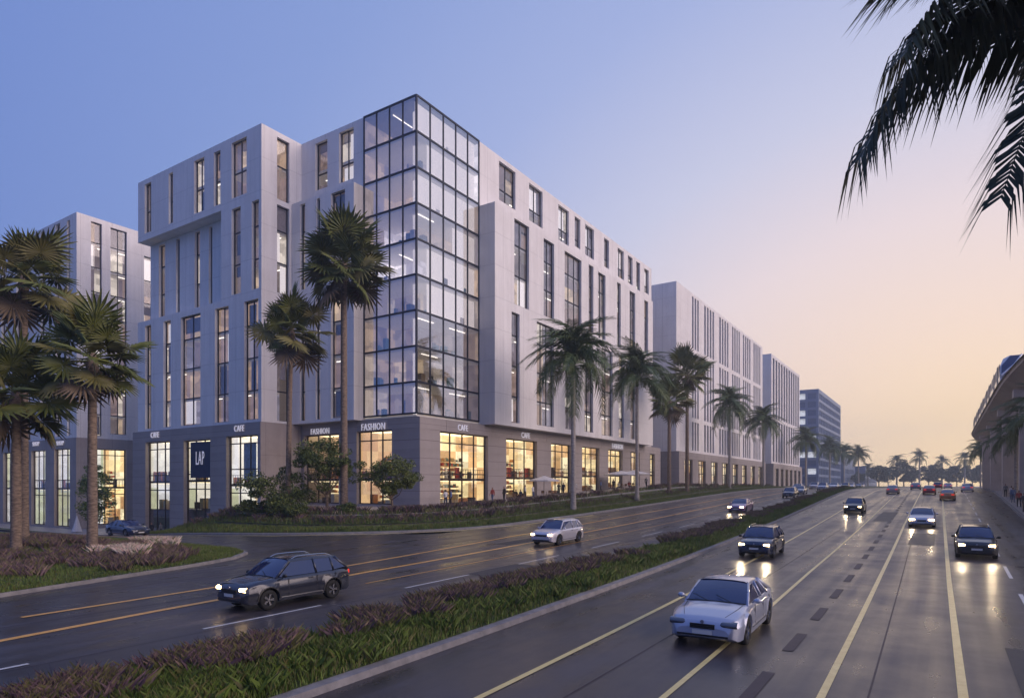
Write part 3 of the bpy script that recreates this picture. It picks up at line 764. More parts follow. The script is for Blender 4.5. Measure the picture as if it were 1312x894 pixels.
# ---- glass tower
def tower():
    u0, u1, v0, v1_ = 49.6, 60.2, 44.1, 51.5
    LU = [u0 + (u1 - u0) * k / 5 for k in range(6)]; LV = [v0 + (v1_ - v0) * k / 4 for k in range(5)]
    mb = MB(); b = .10
    for i, u in enumerate(LU[1:], 1): mb.box(u - b / 2, u + b / 2, v0 - .06, v0 + .10, ZP + .35, ZR)
    for i, v in enumerate(LV[1:], 1): mb.box(u0 - .06, u0 + .10, v - b / 2, v + b / 2, ZP + .35, ZR)
    mb.box(u0 - .07, u0 + .11, v0 - .07, v0 + .11, ZP + .35, ZR + .02)
    for z in FLOORS:
        z = max(z, ZP + .42)
        mb.box(u0 + .12, u1 + .06, v0 - .05, v0 + .09, z - .11, z + .07); mb.box(u0 - .05, u0 + .09, v0 + .12, v1_ + .06, z - .11, z + .07)
    mb.build('tower_frame', M_FRAME, root, -root.location)
    F = [max(z, ZP + .42) for z in FLOORS][::-1]
    for z_a, z_b in zip(F[:-1], F[1:]):
        for a, c in zip(LU[:-1], LU[1:]): piece('glass_panel', G_TOWER, root, Vector(((a + c) / 2, v0 + .02, (z_a + z_b) / 2)) - root.location, (c - a - .06, .02, z_b - z_a - .05))
        for a, c in zip(LV[:-1], LV[1:]): piece('glass_panel', G_TOWER, root, Vector((u0 + .02, (a + c) / 2, (z_a + z_b) / 2)) - root.location, (.02, c - a - .06, z_b - z_a - .05))
    # rooms: floor plates, back walls, columns, desks, people-high clutter, strip lights
    sb = MB()
    for z in FLOORS:
        z = max(z, ZP + .3); sb.box(u0 + .12, u1, v0 + .12, v1_, z - .3, z - .02)
    sb.build('floor_slab', M_SLAB, root, -root.location)
    zt_ = ZR - .3; zs4 = FLOORS[5] - .1
    wb = MB()
    for za_, zb_, m_ in ((ZP, zs4, 0), (zs4, zt_, 1)):
        wb.mi = m_
        wb.quad((u0 + 4.6, v0 + 3.6, za_), (u1, v0 + 3.6, za_), (u1, v0 + 3.6, zb_), (u0 + 4.6, v0 + 3.6, zb_)); wb.quad((u0 + 4.6, v0 + 3.6, za_), (u0 + 4.6, v0 + 3.6, zb_), (u0 + 4.6, v1_, zb_), (u0 + 4.6, v1_, za_))
        wb.quad((u1 - .05, v0 + .12, za_), (u1 - .05, v1_, za_), (u1 - .05, v1_, zb_), (u1 - .05, v0 + .12, zb_)); wb.quad((u0 + .12, v1_ - .05, za_), (u1, v1_ - .05, za_), (u1, v1_ - .05, zb_), (u0 + .12, v1_ - .05, zb_))
    wb.build('inner_wall', [R_LOW, R_TOWER], root, -root.location)
    tb = MB(); fb = MB(); cb = MB()
    for fi, z in enumerate(F[1:]):
        for k in range(2):
            v = v0 + 1.2 + k * 2.8; a = u0 + .8
            if random.random() < .6: a += random.uniform(0, 1.5); tb.box(a, a + random.uniform(2.4, 3.8), v, v + .10, z - .40, z - .33)
            if random.random() < .35: tb.box(u1 - 3.8, u1 - 1.0, v, v + .10, z - .40, z - .33)
        zf = F[fi]
        for j in range(9):
            a = random.uniform(u0 + .5, u1 - .8); v = random.uniform(v0 + .4, v0 + 1.6)
            if j > 5: a, v = random.uniform(u0 + .4, u0 + 1.8), random.uniform(v0 + .6, v1_ - .6)
            h = random.choice([.75, .75, 1.1, 1.5, .95]); s = random.uniform(.2, .7)
            fb.mi = random.randrange(4); fb.box(a, a + s, v, v + s * .8, zf, zf + h)
        cb.tube([(u0 + 1.9, v0 + 1.9, zf), (u0 + 1.9, v0 + 1.9, z - .3)], .22, 10)
        # net curtains drawn across part of the storey
        if fi > 2 and random.random() < .9:
            a = random.choice([LU[0] + .3, LU[3], LU[1]]); cb.box(a + .1, u1 - .15, v0 + .55, v0 + .58, zf + .1, z - .35)
    tb.build('ceiling_light', M_TUBE, root, -root.location)
    fb.build('office_furniture', [GOODS[2], GOODS[1], GOODS[4], GOODS[5]], root, -root.location)
    o = cb.build('curtain', M_BLINDW, root, -root.location)
    mb = MB(); mb.box(u0 + .12, u1, v0 + .12, v1_, ZR - .32, ZR - .1); mb.build('tower_roof', M_ROOF, root, -root.location)
tower()
# ---- podium
PU, PV, WU = 49.3, 43.4, 44.0
def shop_room(root, plane, c, h, zband, style=0, dep=4.2):
    """lit shop behind an opening: walls, mezzanine, shelves full of goods"""
    a0, a1, z0, z1 = h; a0 -= .6; a1 += .6
    if c == WU and plane == 'L' and root is globals().get('root') : a0 = max(a0, 61.5)
    B = (lambda mb, b0, b1, d0, d1, y0, y1: mb.box(c + d0, c + d1, b0, b1, y0, y1)) if plane == 'L' else (lambda mb, b0, b1, d0, d1, y0, y1: mb.box(b0, b1, c + d0, c + d1, y0, y1))
    wall = [M_SHOPW, M_SHOPW2, M_SHOPB][style]
    mb = MB(); mb.mi = 0
    B(mb, a0, a1, dep, dep + .1, zband, z1 + .1)
    B(mb, a0 - .1, a0, .72, dep, z0 - .3, z1 + .1); B(mb, a1, a1 + .1, .72, dep, z0 - .3, z1 + .1)
    mb.mi = 1; B(mb, a0, a1, dep, dep + .1, z0 - .3, zband)
    mb.build('shop_wall', [wall, M_SHOPW], root, -root.location)
    mb = MB(); B(mb, a0, a1, .9, dep, z1 + .1, z1 + .2); 
    for k in range(3): B(mb, a0 + .3, a1 - .3, 1.2 + k, 1.35 + k, zband - .35, zband - .30)
    mb.build('shop_ceiling', M_SHOPC, root, -root.location)
    mb = MB(); B(mb, a0, a1, .75, dep, zband - .28, zband); B(mb, a0, a1, .75, dep, z0 - .35, z0 - .3)
    mb.build('mezzanine', M_SHELF, root, -root.location)
    gb = MB()
    for lev, ztop in ((z0 - .3, zband - .5), (zband, zband + 2.2 if style != 1 else zband + .9)):
        zz = lev + .35
        while zz < ztop:
            gb.mi = 6; B(gb, a0 + .2, a1 - .2, dep - .5, dep - .05, zz - .03, zz)
            a = a0 + .25
            while a < a1 - .5:
                w = random.uniform(.12, .5); hh = random.uniform(.15, .42)
                if random.random() < .82:
                    gb.mi = random.choice([0, 0, 1, 2, 3, 5, 5, 4]) if style != 1 else random.choice([1, 5, 0, 4]); B(gb, a, a + w * .85, dep - .45, dep - .12, zz, zz + hh)
                a += w
            zz += .55
    # rail, tables and stools along the mezzanine edge
    gb.mi = 2; B(gb, a0, a1, .86, .9, zband + .95, zband + 1.0)
    a = a0 + .2
    while a < a1 - .3:
        B(gb, a, a + .03, .86, .9, zband, zband + .95); a += .45
        if random.random() < .5: gb.mi = random.choice([0, 2, 5, 3]); B(gb, a, a + .35, 1.3, 1.7, zband, zband + random.choice([.75, 1.2])); gb.mi = 2
    a = a0 + .4
    while a < a1 - .9:
        gb.mi = random.choice([5, 0, 2, 1]); B(gb, a, a + random.uniform(.4, .8), 1.4, 2.1, z0 - .3, z0 + random.uniform(.3, 1.1)); a += random.uniform(.8, 1.6)
    o = gb.build('shop_display', GOODS + [M_SHELF], root, -root.location); o['kind'] = 'stuff'
WP = [R_h(PV, *q) for q in ((564, 625, 554.7, 646.5), (648.6, 687.8, 563.4, 641), (706, 732, 569.7, 636), (745.8, 767.7, 572.8, 632.5), (779.3, 797.5, 577.5, 631), (807.8, 819.4, 580.6, 627), (832.6, 838.9, 583.5, 626))]
ztop = 9.55
WP = [(a, b, TZ(a, 45, 15) + .12, ztop - .1) for a, b, c, d in WP]
block(root, 'podium_wall', W_STONE, PU, 115.6, PV, 61.28, -.6, ZP, hl=[], hr=WP, dep=.6) if False else None
WQ = [L_h(PU, 457, 502, 553, 641), L_h(PU, 390, 434, 558, 641)]
WQ = [(a, b, TZ(50, a, 15) + .15, d) for a, b, c, d in WQ]
block(root, 'podium_wall', W_STONE, PU, 115.6, PV, 61.28, -.6, ZP, hl=WQ, hr=WP, dep=.6)
for i, (h, n) in enumerate(zip(WP, (4, 3, 3, 3, 3, 3, 2))):
    a0, a1, z0, z1 = h; zb = z0 + (z1 - z0) * .36
    window(root, 'R', PV, *h, nv=n, trans=[z1 - (z1 - z0) * .15, zb + .45, zb - .1], fm=M_BFRAME, gm=G_SHOP, panes='shop' if i < 4 else False, rev=.45, blinds=False, bar=.12, name='shop_window')
    shop_room(root, 'R', PV, h, zb, 0)
for h in WQ:
    a0, a1, z0, z1 = h; zb = z0 + (z1 - z0) * .36
    window(root, 'L', PU, *h, nv=3, trans=[z1 - (z1 - z0) * .13, zb + .45, zb - .1], fm=M_BFRAME, gm=G_SHOP, panes='shop', rev=.45, blinds=False, bar=.12, name='shop_window')
    shop_room(root, 'L', PU, h, zb, 2)
WU = 44.0
WV = [L_h(WU, 186.6, 217.4, 566.8, 681), L_h(WU, 235.5, 269.4, 564.4, 681), L_h(WU, 290, 330, 559.3, 662)]
WV = [(a, b, c0, d) for (a, b, c, d), c0 in zip(WV, (-2.35, -1.95, -.9))]
block(root, 'wing_podium_wall', W_STONE, WU, 62, 61.3, 87.9, -4.0, ZP + .004, hl=WV, dep=.7)
for i, h in enumerate(WV):
    a0, a1, z0, z1 = h; H_ = z1 - z0
    zb = z1 - H_ * (.42 if i < 2 else .52); zl = z1 - H_ * .73 if i < 2 else z0 + .1
    window(root, 'L', WU, *h, nv=3, trans=[z1 - H_ * .08, z1 - H_ * .36, zb - .1, zb - H_ * .1] + ([zl] if i < 2 else []), fm=M_BFRAME, gm=G_SHOP, panes='shop', rev=.5, blinds=False, bar=.12, name='shop_window')
    shop_room(root, 'L', WU, (a0, a1, zl + .3, z1), zb, 1)
    if i < 2:
        mb = MB(); mb.box(WU + .52, WU + .58, a0 + .12, a1 - .12, z0, zl - .08); mb.build('dark_lower_glazing', mat('dim_lower_glass', (.10, .09, .12), .2, coat=.5), root, -root.location)
# stone cladding panels on the podium piers, joints left open
zs_ = [-1.2, .9, 2.55, 4.2, 5.85, 7.5, 9.15, ZP - .02]
def piers(a0, a1, hs, wmax=3.4):
    e = [a0] + [q for h in sorted(hs) for q in (h[0] - .02, h[1] + .02)] + [a1]; out = []
    for k in range(0, len(e), 2):
        if e[k + 1] - e[k] < .3: continue
        n = max(1, round((e[k + 1] - e[k]) / wmax))
        for j in range(n): out.append((e[k] + (e[k + 1] - e[k]) * j / n, e[k] + (e[k + 1] - e[k]) * (j + 1) / n))
    return out
class _R: pass
def clad(plane, c, a0, a1, hs, zs):
    zt = max(h[3] for h in hs) + .04
    for (b0, b1) in piers(a0, a1, hs):
        zz = [z for z in zs if z < zt - .5] + [zt]
        for z_a, z_b in zip(zz[:-1], zz[1:]):
            cc = Vector((c - .017, (b0 + b1) / 2, (z_a + z_b) / 2)) if plane == 'L' else Vector(((b0 + b1) / 2, c - .017, (z_a + z_b) / 2))
            ss = (.03, b1 - b0 - .03, z_b - z_a - .03) if plane == 'L' else (b1 - b0 - .03, .03, z_b - z_a - .03)
            piece('stone_panel', W_STONE, root, cc - root.location, ss)
    n = max(1, round((a1 - a0) / 4.2))
    for j in range(n):
        b0, b1 = a0 + (a1 - a0) * j / n, a0 + (a1 - a0) * (j + 1) / n
        z_a, z_b = zt, ZP - .01
        cc = Vector((c - .017, (b0 + b1) / 2, (z_a + z_b) / 2)) if plane == 'L' else Vector(((b0 + b1) / 2, c - .017, (z_a + z_b) / 2))
        ss = (.03, b1 - b0 - .03, z_b - z_a - .03) if plane == 'L' else (b1 - b0 - .03, .03, z_b - z_a - .03)
        piece('fascia_panel', W_STONE, root, cc - root.location, ss)
clad('R', PV, PU, 115.6, WP, zs_); clad('L', PU, PV - .03, 61.2, WQ, zs_); clad('L', WU, 61.3, 87.9, WV, [-4, -2.6, -.9, .8, 2.5, 4.2, 5.9, 7.6])
mb = MB(); mb.box(PU - .02, 115.5, PV + .3, 61.2, ZP + .002, ZP + .05); mb.build('podium_roof', M_ROOF, root, -root.location)
# ---------------------------------------------------------------- building behind at the left
rootL = empty('office_building', (50, 120, -2.5), 'white office building at the left edge standing behind two tall fan palms', 'building')
L0, V0 = 44.0, 103.6
HL0 = [L_h(L0, *q) for q in ((51, 56.4, 297.6, 0), (70, 76, 288, 0), (85, 88.6, 283, 0), (20, 26, 312, 0), (1, 6, 322, 0))]
hl = []
for a, b, c, d in HL0:
    hl += [(a, b, 25.2, d), (a, b, ZP + .35, 24.2)]
for x0, x1 in ((33, 38),): 
    a, b = vx(x1, L0), vx(x0, L0); hl.append((a, b, ZP + .35, 24.2))
x = 134
while x < 165: hl += [(x, x + 1.4, 25.2, ZR - 2.2), (x + .9, x + 2.0, ZP + .35, 24.2)]; x += 5.2
HR0 = [(ux(117, V0), ux(131, V0), 25.2, zy(283, ux(117, V0), V0)), (ux(142, V0), ux(163, V0), 11.5, zy(291, ux(142, V0), V0)), (ux(185, V0), ux(192, V0) + 2, 22, 39.5), (ux(117, V0), ux(131, V0), ZP + .4, 24.2)]
block(rootL, 'upper_wall', W_WHITE, L0 + .1, 75, V0 + .1, 170, ZP, ZR, hl=hl, hr=HR0)
for h in hl: window(rootL, 'L', L0 + .1, *h, nv=1)
for h in HR0: window(rootL, 'R', V0 + .1, *h, nv=2 if h[1] - h[0] > 1.6 else 1)
interior(rootL, 'L', L0, V0 + .5, 169, ZP, ZR - .1, R_OFF, lamps=.2); interior(rootL, 'R', V0, L0 + 3, 74, ZP, ZR - .1, R_OFF, lamps=.3)
pl = [L_h(L0, 40, 58, 575, 672), L_h(L0, 69.3, 89.4, 575, 672), L_h(L0, 4, 20, 580, 672), L_h(L0, -40, -20, 580, 672)]
pl = [(a, b, -2.2, 9.2) for a, b, c, d in pl]
pr = [(ux(123, V0), ux(162, V0), -1.9, 9.2)]
block(rootL, 'podium_wall', W_STONE, L0, 75.2, V0, 170.2, -4.5, ZP, hl=pl, hr=pr, dep=.6)
for i, h in enumerate(pl + pr):
    P_l = 'R' if i == len(pl) else 'L'; c = V0 if P_l == 'R' else L0
    a0, a1, z0, z1 = h; H_ = z1 - z0; zb = z1 - H_ * .5
    window(rootL, P_l, c, *h, nv=3, trans=[z1 - H_ * .08, z1 - H_ * .40, zb - .1, zb - H_ * .1], fm=M_BFRAME, gm=G_SHOP, panes='shop', rev=.45, blinds=False, bar=.12, name='shop_window')
    shop_room(rootL, P_l, c, h, zb, 1 if P_l == 'L' else 0)
# ---------------------------------------------------------------- white blocks further along the street
def slit_building(label, u0, u1, bays, tiers, zr, zpod, base, vback=80, shop_n=8, top_bay=True, left_holes=()):
    rt = empty('office_building', (u0, 60, base), label, 'building')
    hr = []
    for (b0, b1, n) in bays:
        for (z0, z1) in tiers:
            w = (b1 - b0) / n
            for k in range(n): hr.append((b0 + w * k + w * .18, b0 + w * (k + 1) - w * .22, z0, z1))
    block(rt, 'upper_wall', W_WHITE, u0, u1, 41.9, vback, zpod, zr, hr=hr, hl=left_holes, dep=.55)
    for h in hr: window(rt, 'R', 41.9, *h, nv=1, panes=False, blinds=False, rev=.4)
    interior(rt, 'R', 41.9, u0 + .3, u1 - .3, zpod, zr - .2, R_OFF, lamps=.15)
    sh = []; w = (u1 - u0 - 2) / shop_n
    for k in range(shop_n):
        a = u0 + 2.5 + w * k; sh.append((a, a + w * .58, base + .2, zpod - 1.4))
    block(rt, 'podium_wall', W_STONE, u0 - .5, u1 + .5, 41.2, vback, base - 3, zpod - .004, hr=sh, dep=.6)
    for h in sh:
        window(rt, 'R', 41.2, *h, nv=3, trans=[h[3] - .9, (h[2] + h[3]) / 2], fm=M_BFRAME, gm=G_SHOP, panes=False, rev=.4, blinds=False, bar=.12, name='shop_window')
    mb = MB(); mb.box(u0 + .2, u1 - .2, 44.2, 44.4, base, zpod - .6); mb.build('shop_wall', M_SHOPW, rt, -rt.location)
    gb = MB(); a = u0 + 1
    while a < u1 - 2:
        gb.mi = random.randrange(6); gb.box(a, a + random.uniform(.4, 1.6), 43.4, 43.9, base, base + random.uniform(.6, 3.5)); a += random.uniform(.8, 2.6)
    o = gb.build('shop_display', GOODS, rt, -rt.location); o['kind'] = 'stuff'
    for k in range(int((u1 - u0) / 5)):
        a = u0 + k * 5
        piece('fascia_panel', W_STONE, rt, Vector((a + 2.5, 41.183, zpod - .65)) - rt.location, (4.96, .03, 1.2))
    return rt
bays = [(ux(a, 41.9), ux(b, 41.9), n) for a, b, n in ((886, 896, 3), (901.6, 915.6, 4), (921, 934, 4), (937.5, 948.5, 4), (951.4, 962, 4), (965, 974.7, 4))]
slit_building('second long white building down the street with six bays of thin slit windows', 120, 190.5, bays, [(31.3, 41.7), (17.4, 30.4), (ZP + .2, 16.6)], 42.3, 10.3, 3.3)
bays = [(ux(989.5, 41.9), ux(1024, 41.9), 11)]
slit_building('third white building down the street, the farthest and smallest of the white ones', 201.7, 247, bays, [(24, 41.5), (ZP + .2, 23)], 42.4, 10.3, 3.4, shop_n=6)
# ---------------------------------------------------------------- blue glass office block far away
M_BLUEF = mat('blue_metal_panel', (.16, .22, .36), .5, .2)
G_BLUE = mat('blue_window_glass', (.07, .12, .24), .12, .0, coat=.3)
R_BLUE = rooms('far_lit_rooms', [(.2, .26, .42), (.9, .9, .95), (.16, .2, .34), (.3, .36, .5), (.14, .18, .3), (.7, .72, .8), (.16, .2, .34)], .8, w=4, floor_h=4.0, z0=3.4, furn=.3)
rb = empty('office_tower', (328, 47.5, 3.2), 'distant blue glass office block with gridded facade beyond the white buildings', 'building')
hlb = []; hrb = []
for k in range(11):
    z = 5.2 + k * 3.85
    for j in range(7): hlb.append((48.6 + j * 4.6, 48.6 + j * 4.6 + 3.6, z, z + 2.7))
    for j in range(15): hrb.append((329.5 + j * 5.0, 329.5 + j * 5.0 + 4.1, z, z + 2.7))
block(rb, 'facade_wall', M_BLUEF, 328, 405, 47.5, 82, 2.5, 48.2, hl=hlb, hr=hrb, dep=.4)
for i, h in enumerate(hlb): piece('window', R_BLUE if False else G_BLUE, rb, Vector((328.35, (h[0] + h[1]) / 2, (h[2] + h[3]) / 2)) - rb.location, (.05, h[1] - h[0] - .06, h[3] - h[2] - .06)) if random.random() < .55 else piece('window', R_BLUE, rb, Vector((328.35, (h[0] + h[1]) / 2, (h[2] + h[3]) / 2)) - rb.location, (.05, h[1] - h[0] - .06, h[3] - h[2] - .06))
for h in hrb: piece('window', G_BLUE, rb, Vector(((h[0] + h[1]) / 2, 47.85, (h[2] + h[3]) / 2)) - rb.location, (h[1] - h[0] - .06, .05, h[3] - h[2] - .06))
def low(label, u0, u1, v0, v1, z):
    r = empty('low_building', (u0, v0, 2.8), label, 'building')
    hr = [(a, a + 3.4, 6, 8.6) for a in np.arange(u0 + 2, u1 - 4, 6.5)] + [(a, a + 3.4, 11, 13.6) for a in np.arange(u0 + 2, u1 - 4, 6.5) if z > 15]
    hl = [(a, a + 3, 6, 8.6) for a in np.arange(v0 + 2, v1 - 4, 6.0)]
    block(r, 'wall', M_BLUEF, u0, u1, v0, v1, 2, z, hl=hl, hr=hr, dep=.4)
    for h in hr: piece('window', G_BLUE, r, Vector(((h[0] + h[1]) / 2, v0 + .3, (h[2] + h[3]) / 2)) - r.location, (h[1] - h[0], .05, h[3] - h[2]))
    for h in hl: piece('window', G_BLUE, r, Vector((u0 + .3, (h[0] + h[1]) / 2, (h[2] + h[3]) / 2)) - r.location, (.05, h[1] - h[0], h[3] - h[2]))
    piece('parapet', M_BLUEF, r, Vector(((u0 + u1) / 2, (v0 + v1) / 2, z + .2)) - r.location, (u1 - u0 + .6, v1 - v0 + .6, .5))
low('hazy low blue-grey building just right of the blue office block', 415, 470, 47, 80, 22)
low('lowest flat-roofed hazy building at the far end of the street', 480, 570, 42, 80, 16)
# ---------------------------------------------------------------- signs
def text(name, s, loc, rotz, size, m, label, cat='sign', ext=.06, sx=1.0, parent=None):
    cu = bpy.data.curves.new(name, 'FONT'); cu.body = s; cu.size = size; cu.extrude = ext; cu.align_x = 'CENTER'; cu.align_y = 'CENTER'; cu.resolution_u = 2; cu.offset = -.012; cu.space_character = 1.12
    o = bpy.data.objects.new(name, cu); me = bpy.data.meshes.new_from_object(o); bpy.data.objects.remove(o)
    me.name = name; me.materials.clear(); me.materials.append(m)
    q = link(name, me, parent); q.location = loc; q.rotation_euler = (PI / 2, 0, rotz); q.scale = (sx, 1, 1)
    if label: tag(q, label, cat)
    return q
def signL(s, xc, yc, u, label, size=1.0, sx=.8): v = vx(xc, u); text('shop_sign', s, (u - .12, v, zy(yc, u, v) - (.45 if u == PU else .1)), -PI / 2, size, M_LET, label, sx=sx)
def signR(s, xc, yc, v, label, size=1.0, sx=.8): u = ux(xc, v); text('shop_sign', s, (u, v - .12, zy(yc, u, v) - .25), 0, size, M_LET, label, sx=sx)
signL('CAFE', 199.5, 556.5, WU, 'white CAFE letters above the leftmost shop window of the corner building wing', 1.05, .72)
signL('CAFE', 307.5, 548, WU, 'white CAFE letters above the green-lit shop window with a poster', 1.0, .72)
signL('FASHION', 411, 547.5, PU, 'white FASHION letters above the window behind the dark green tree', .95, .72)
signL('FASHION', 479, 541.5, PU, 'larger white FASHION letters directly below the glass corner tower', 1.05, .74)
signR('CAFE', 592, 545.5, PV, 'white CAFE letters over the widest warm lit window right of the tower corner', .95, .74)
signR('CAFE', 672.5, 555.5, PV, 'white CAFE letters above the second lit window, where a white parasol stands', 1.0, .8)
signR('FASHION', 790.5, 570, PV, 'small distant FASHION letters above the far cafe tables', 1.15, .8)
signL('SHOP', 47, 568, L0, 'tiny white sign above the bluish window nearest the left palm trunk', .95, .9)
signL('SHOP', 78, 567, L0, 'tiny white sign above the second bluish window at the far left', .95, .9)
# banner with large letters inside the middle wing window
vA, vB = vx(241.5, WU), vx(266.5, WU)
zA, zB_ = zy(612, WU, vA), zy(566.5, WU, vA)
ban = empty('shop_banner', (WU + .28, (vA + vB) / 2, zA), 'dark navy banner with tall white letters hanging in a shop window', 'banner')
mb = MB(); mb.box(-.03, .03, -(vA - vB) / 2, (vA - vB) / 2, 0, zB_ - zA); mb.build('panel', mat('navy_banner', (.012, .02, .06), .5), ban)
t = text('letters', 'LAP', (-.06, 0, (zB_ - zA) * .53), -PI / 2, 2.0, M_LET, None, ext=.02, sx=.42, parent=ban); t.scale = (.50, 1.15, 1)
# poster in the third wing window
vA, vB = vx(304, WU), vx(321, WU)
po = empty('shop_poster', (WU + .78, (vA + vB) / 2, 4.4), 'tall dark green and blue fashion poster behind the right wing shop window', 'poster')
mb = MB(); mb.box(-.03, .03, -1.1, 1.1, 0, 4.2); mb.build('panel', varied('poster_print', (.05, .10, .06), (.28, .38, .55), 1.1, .6), po)
# ================================================================ PALMS AND TREES
M_BARK = varied('palm_bark', (.10, .07, .05), (.34, .25, .18), 4, .9, bump=1.0, bscale=12, stretch=(1, 1, 3))
M_BARKP = varied('pale_ringed_bark', (.22, .19, .17), (.52, .47, .42), 3, .85, bump=.6, bscale=10, stretch=(1, 1, 6))
M_FAN = leafmat('fan_leaf', (.075, .10, .016), (.17, .18, .035), 1.3)
M_FANY = leafmat('fan_leaf_yellowed', (.12, .115, .03), (.19, .17, .045), 1.3)
M_FEA = leafmat('feather_leaf', (.05, .09, .022), (.12, .16, .04), 1.2)
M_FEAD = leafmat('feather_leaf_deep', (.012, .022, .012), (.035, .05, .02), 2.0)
M_DEAD = leafmat('dry_leaf', (.13, .09, .05), (.2, .14, .08), 2)
M_HAZY = leafmat('far_leaf', (.05, .08, .05), (.09, .12, .07), .6)
def fan_mesh(name, m, seed, R=.95, pet=1.15, seg=22):
    """fan leaf: petiole along +x, folded blade of narrow pointed segments"""
    r = random.Random(seed); mb = MB()
    mb.tube([(0, 0, 0), (pet * .5, 0, .06), (pet, 0, 0)], [.035, .022, .015], 4, cap=False)
    for k in range(seg):
        a = math.radians(-150 + 300 * k / (seg - 1)) * (.96 + .05 * r.random())
        l = R * (.72 + .28 * math.cos(a * .45)) * r.uniform(.9, 1.08); hw = R * .062
        dx, dy = math.cos(a), math.sin(a); px, py = -dy, dx; dr = r.uniform(.12, .42)
        P = lambda t, s, up: (pet + dx * l * t + px * hw * s, dy * l * t + py * hw * s, up - dr * l * max(0, t - .45) ** 1.6 - .05 * abs(dy))
        # folded blade: two strips meeting in a ridge
        for s in (-1, 1):
            mb.face([P(0, 0, 0), P(.55, s * 1.0, -.02), P(.55, 0, .035)])
            mb.face([P(.55, 0, .035), P(.55, s * 1.0, -.02), P(1.0, s * .12, -.02), P(1.0, 0, -.015)])
    me = bpy.data.meshes.new(name); me.from_pydata(mb.v, [], mb.f); me.materials.append(m); me.update(); return me
def feather_mesh(name, m, seed, Lf=3.2, n=50, leaf=.74, droop=1.0, w=.037, hang=.55):
    """arching feather frond along +x: rachis and two rows of leaflets"""
    r = random.Random(seed); mb = MB(); pts = []
    for i in range(15):
        t = i / 14; pts.append(Vector((Lf * (t - .18 * droop * t ** 2.5), .04 * math.sin(3 * t + seed), Lf * (.20 * math.sin(PI * min(1, t * .8)) - .55 * droop * t ** 2.2))))
    mb.tube(pts, [.04 * (1 - .85 * i / 14) for i in range(15)], 4, cap=False)
    for k in range(n):
        t = .14 + .86 * k / (n - 1); i = min(13, int(t * 14)); f = t * 14 - i
        p = pts[i].lerp(pts[i + 1], f); d = (pts[i + 1] - pts[i]).normalized()
        side = d.cross(Vector((0, 0, 1))).normalized(); up = side.cross(d)
        ll = leaf * (.45 + .75 * math.sin(PI * min(1, .12 + t * .80))) * r.uniform(.88, 1.1)
        for s in (-1, 1):
            o = (side * s * r.uniform(.75, 1.0) + d * (.45 + .5 * t) + up * r.uniform(-.1, .35)).normalized()
            a1 = p + o * ll * .5; a2 = p + o * ll * .95 - Vector((0, 0, ll * hang * r.uniform(.6, 1.3)))
            q = d * w * (1 if ll > .2 else .6)
            mb.face([p - q * .6, p + q * .6, a1 + q, a1 - q]); mb.face([a1 - q, a1 + q, a2])
    me = bpy.data.meshes.new(name); me.from_pydata([tuple(v) for v in mb.v], [], mb.f); me.materials.append(m); me.update(); return me
FANS = [fan_mesh('frond', M_FAN, s) for s in (1, 2, 3)] + [fan_mesh('frond', M_FANY, 9), fan_mesh('frond', M_DEAD, 5)]
FEAS = [feather_mesh('frond', M_FEA, s, droop=dr) for s, dr in ((1, .8), (2, 1.1), (3, 1.4))]
def trunk(root, h, r0, r1, m, bend=(0, 0), rings=0, sides=10):
    mb = MB(); n = max(6, int(h * 2.2)) if rings else 10; pts = []; rad = []
    for i in range(n + 1):
        t = i / n; k = t * t
        pts.append((bend[0] * k, bend[1] * k, -.35 + (h + .35) * t))
        rad.append((r0 + (r1 - r0) * t) * (1 + (.25 * (1 - t * 12) if t < .083 else 0)) * (1 + (.05 if i % 2 and rings else 0)))
    mb.tube(pts, rad, sides)
    return mb.build('trunk', m, root, smooth=True), (bend[0], bend[1], h)
def put(root, me, loc, az, el, roll, s, name='frond'):
    o = link(name, me, root); o.location = loc
    o.rotation_mode = 'QUATERNION'
    o.rotation_quaternion = (Matrix.Rotation(az, 4, 'Z') @ Matrix.Rotation(-el, 4, 'Y') @ Matrix.Rotation(roll, 4, 'X')).to_quaternion()
    o.scale = (s, s, s); return o
def fan_palm(u, v, z, h, R, label, group='fan palms', n=35, bend=(0, 0), yellow=.25, tr=.20, name='fan_palm'):
    root = empty(name, (u, v, z), label, 'palm tree', group)
    _, top = trunk(root, h, tr * 1.25, tr * .85, M_BARK, bend, rings=1)
    s = R / 2.08
    for i in range(n):
        t = i / (n - 1)
        el = math.radians(84 - 138 * t ** .92) + random.gauss(0, .10); az = i * 2.39996 + random.gauss(0, .15)
        me = random.choice(FANS[:3]) if random.random() > yellow * (0.3 + t) else FANS[3]
        if t > .93: me = FANS[4]
        put(root, me, (top[0], top[1], top[2] + .25 - .5 * t), az, el, random.gauss(0, .5), s * random.uniform(.74, 1.18))
    # fibrous boot below the crown
    mb = MB(); mb.tube([(top[0], top[1], top[2] - 1.0), (top[0], top[1], top[2] - .4), (top[0], top[1], top[2] + .25)], [tr * .9, tr * 1.5, tr * .7], 9)
    mb.build('leaf_boots', M_BARK, root, smooth=True)
    return root
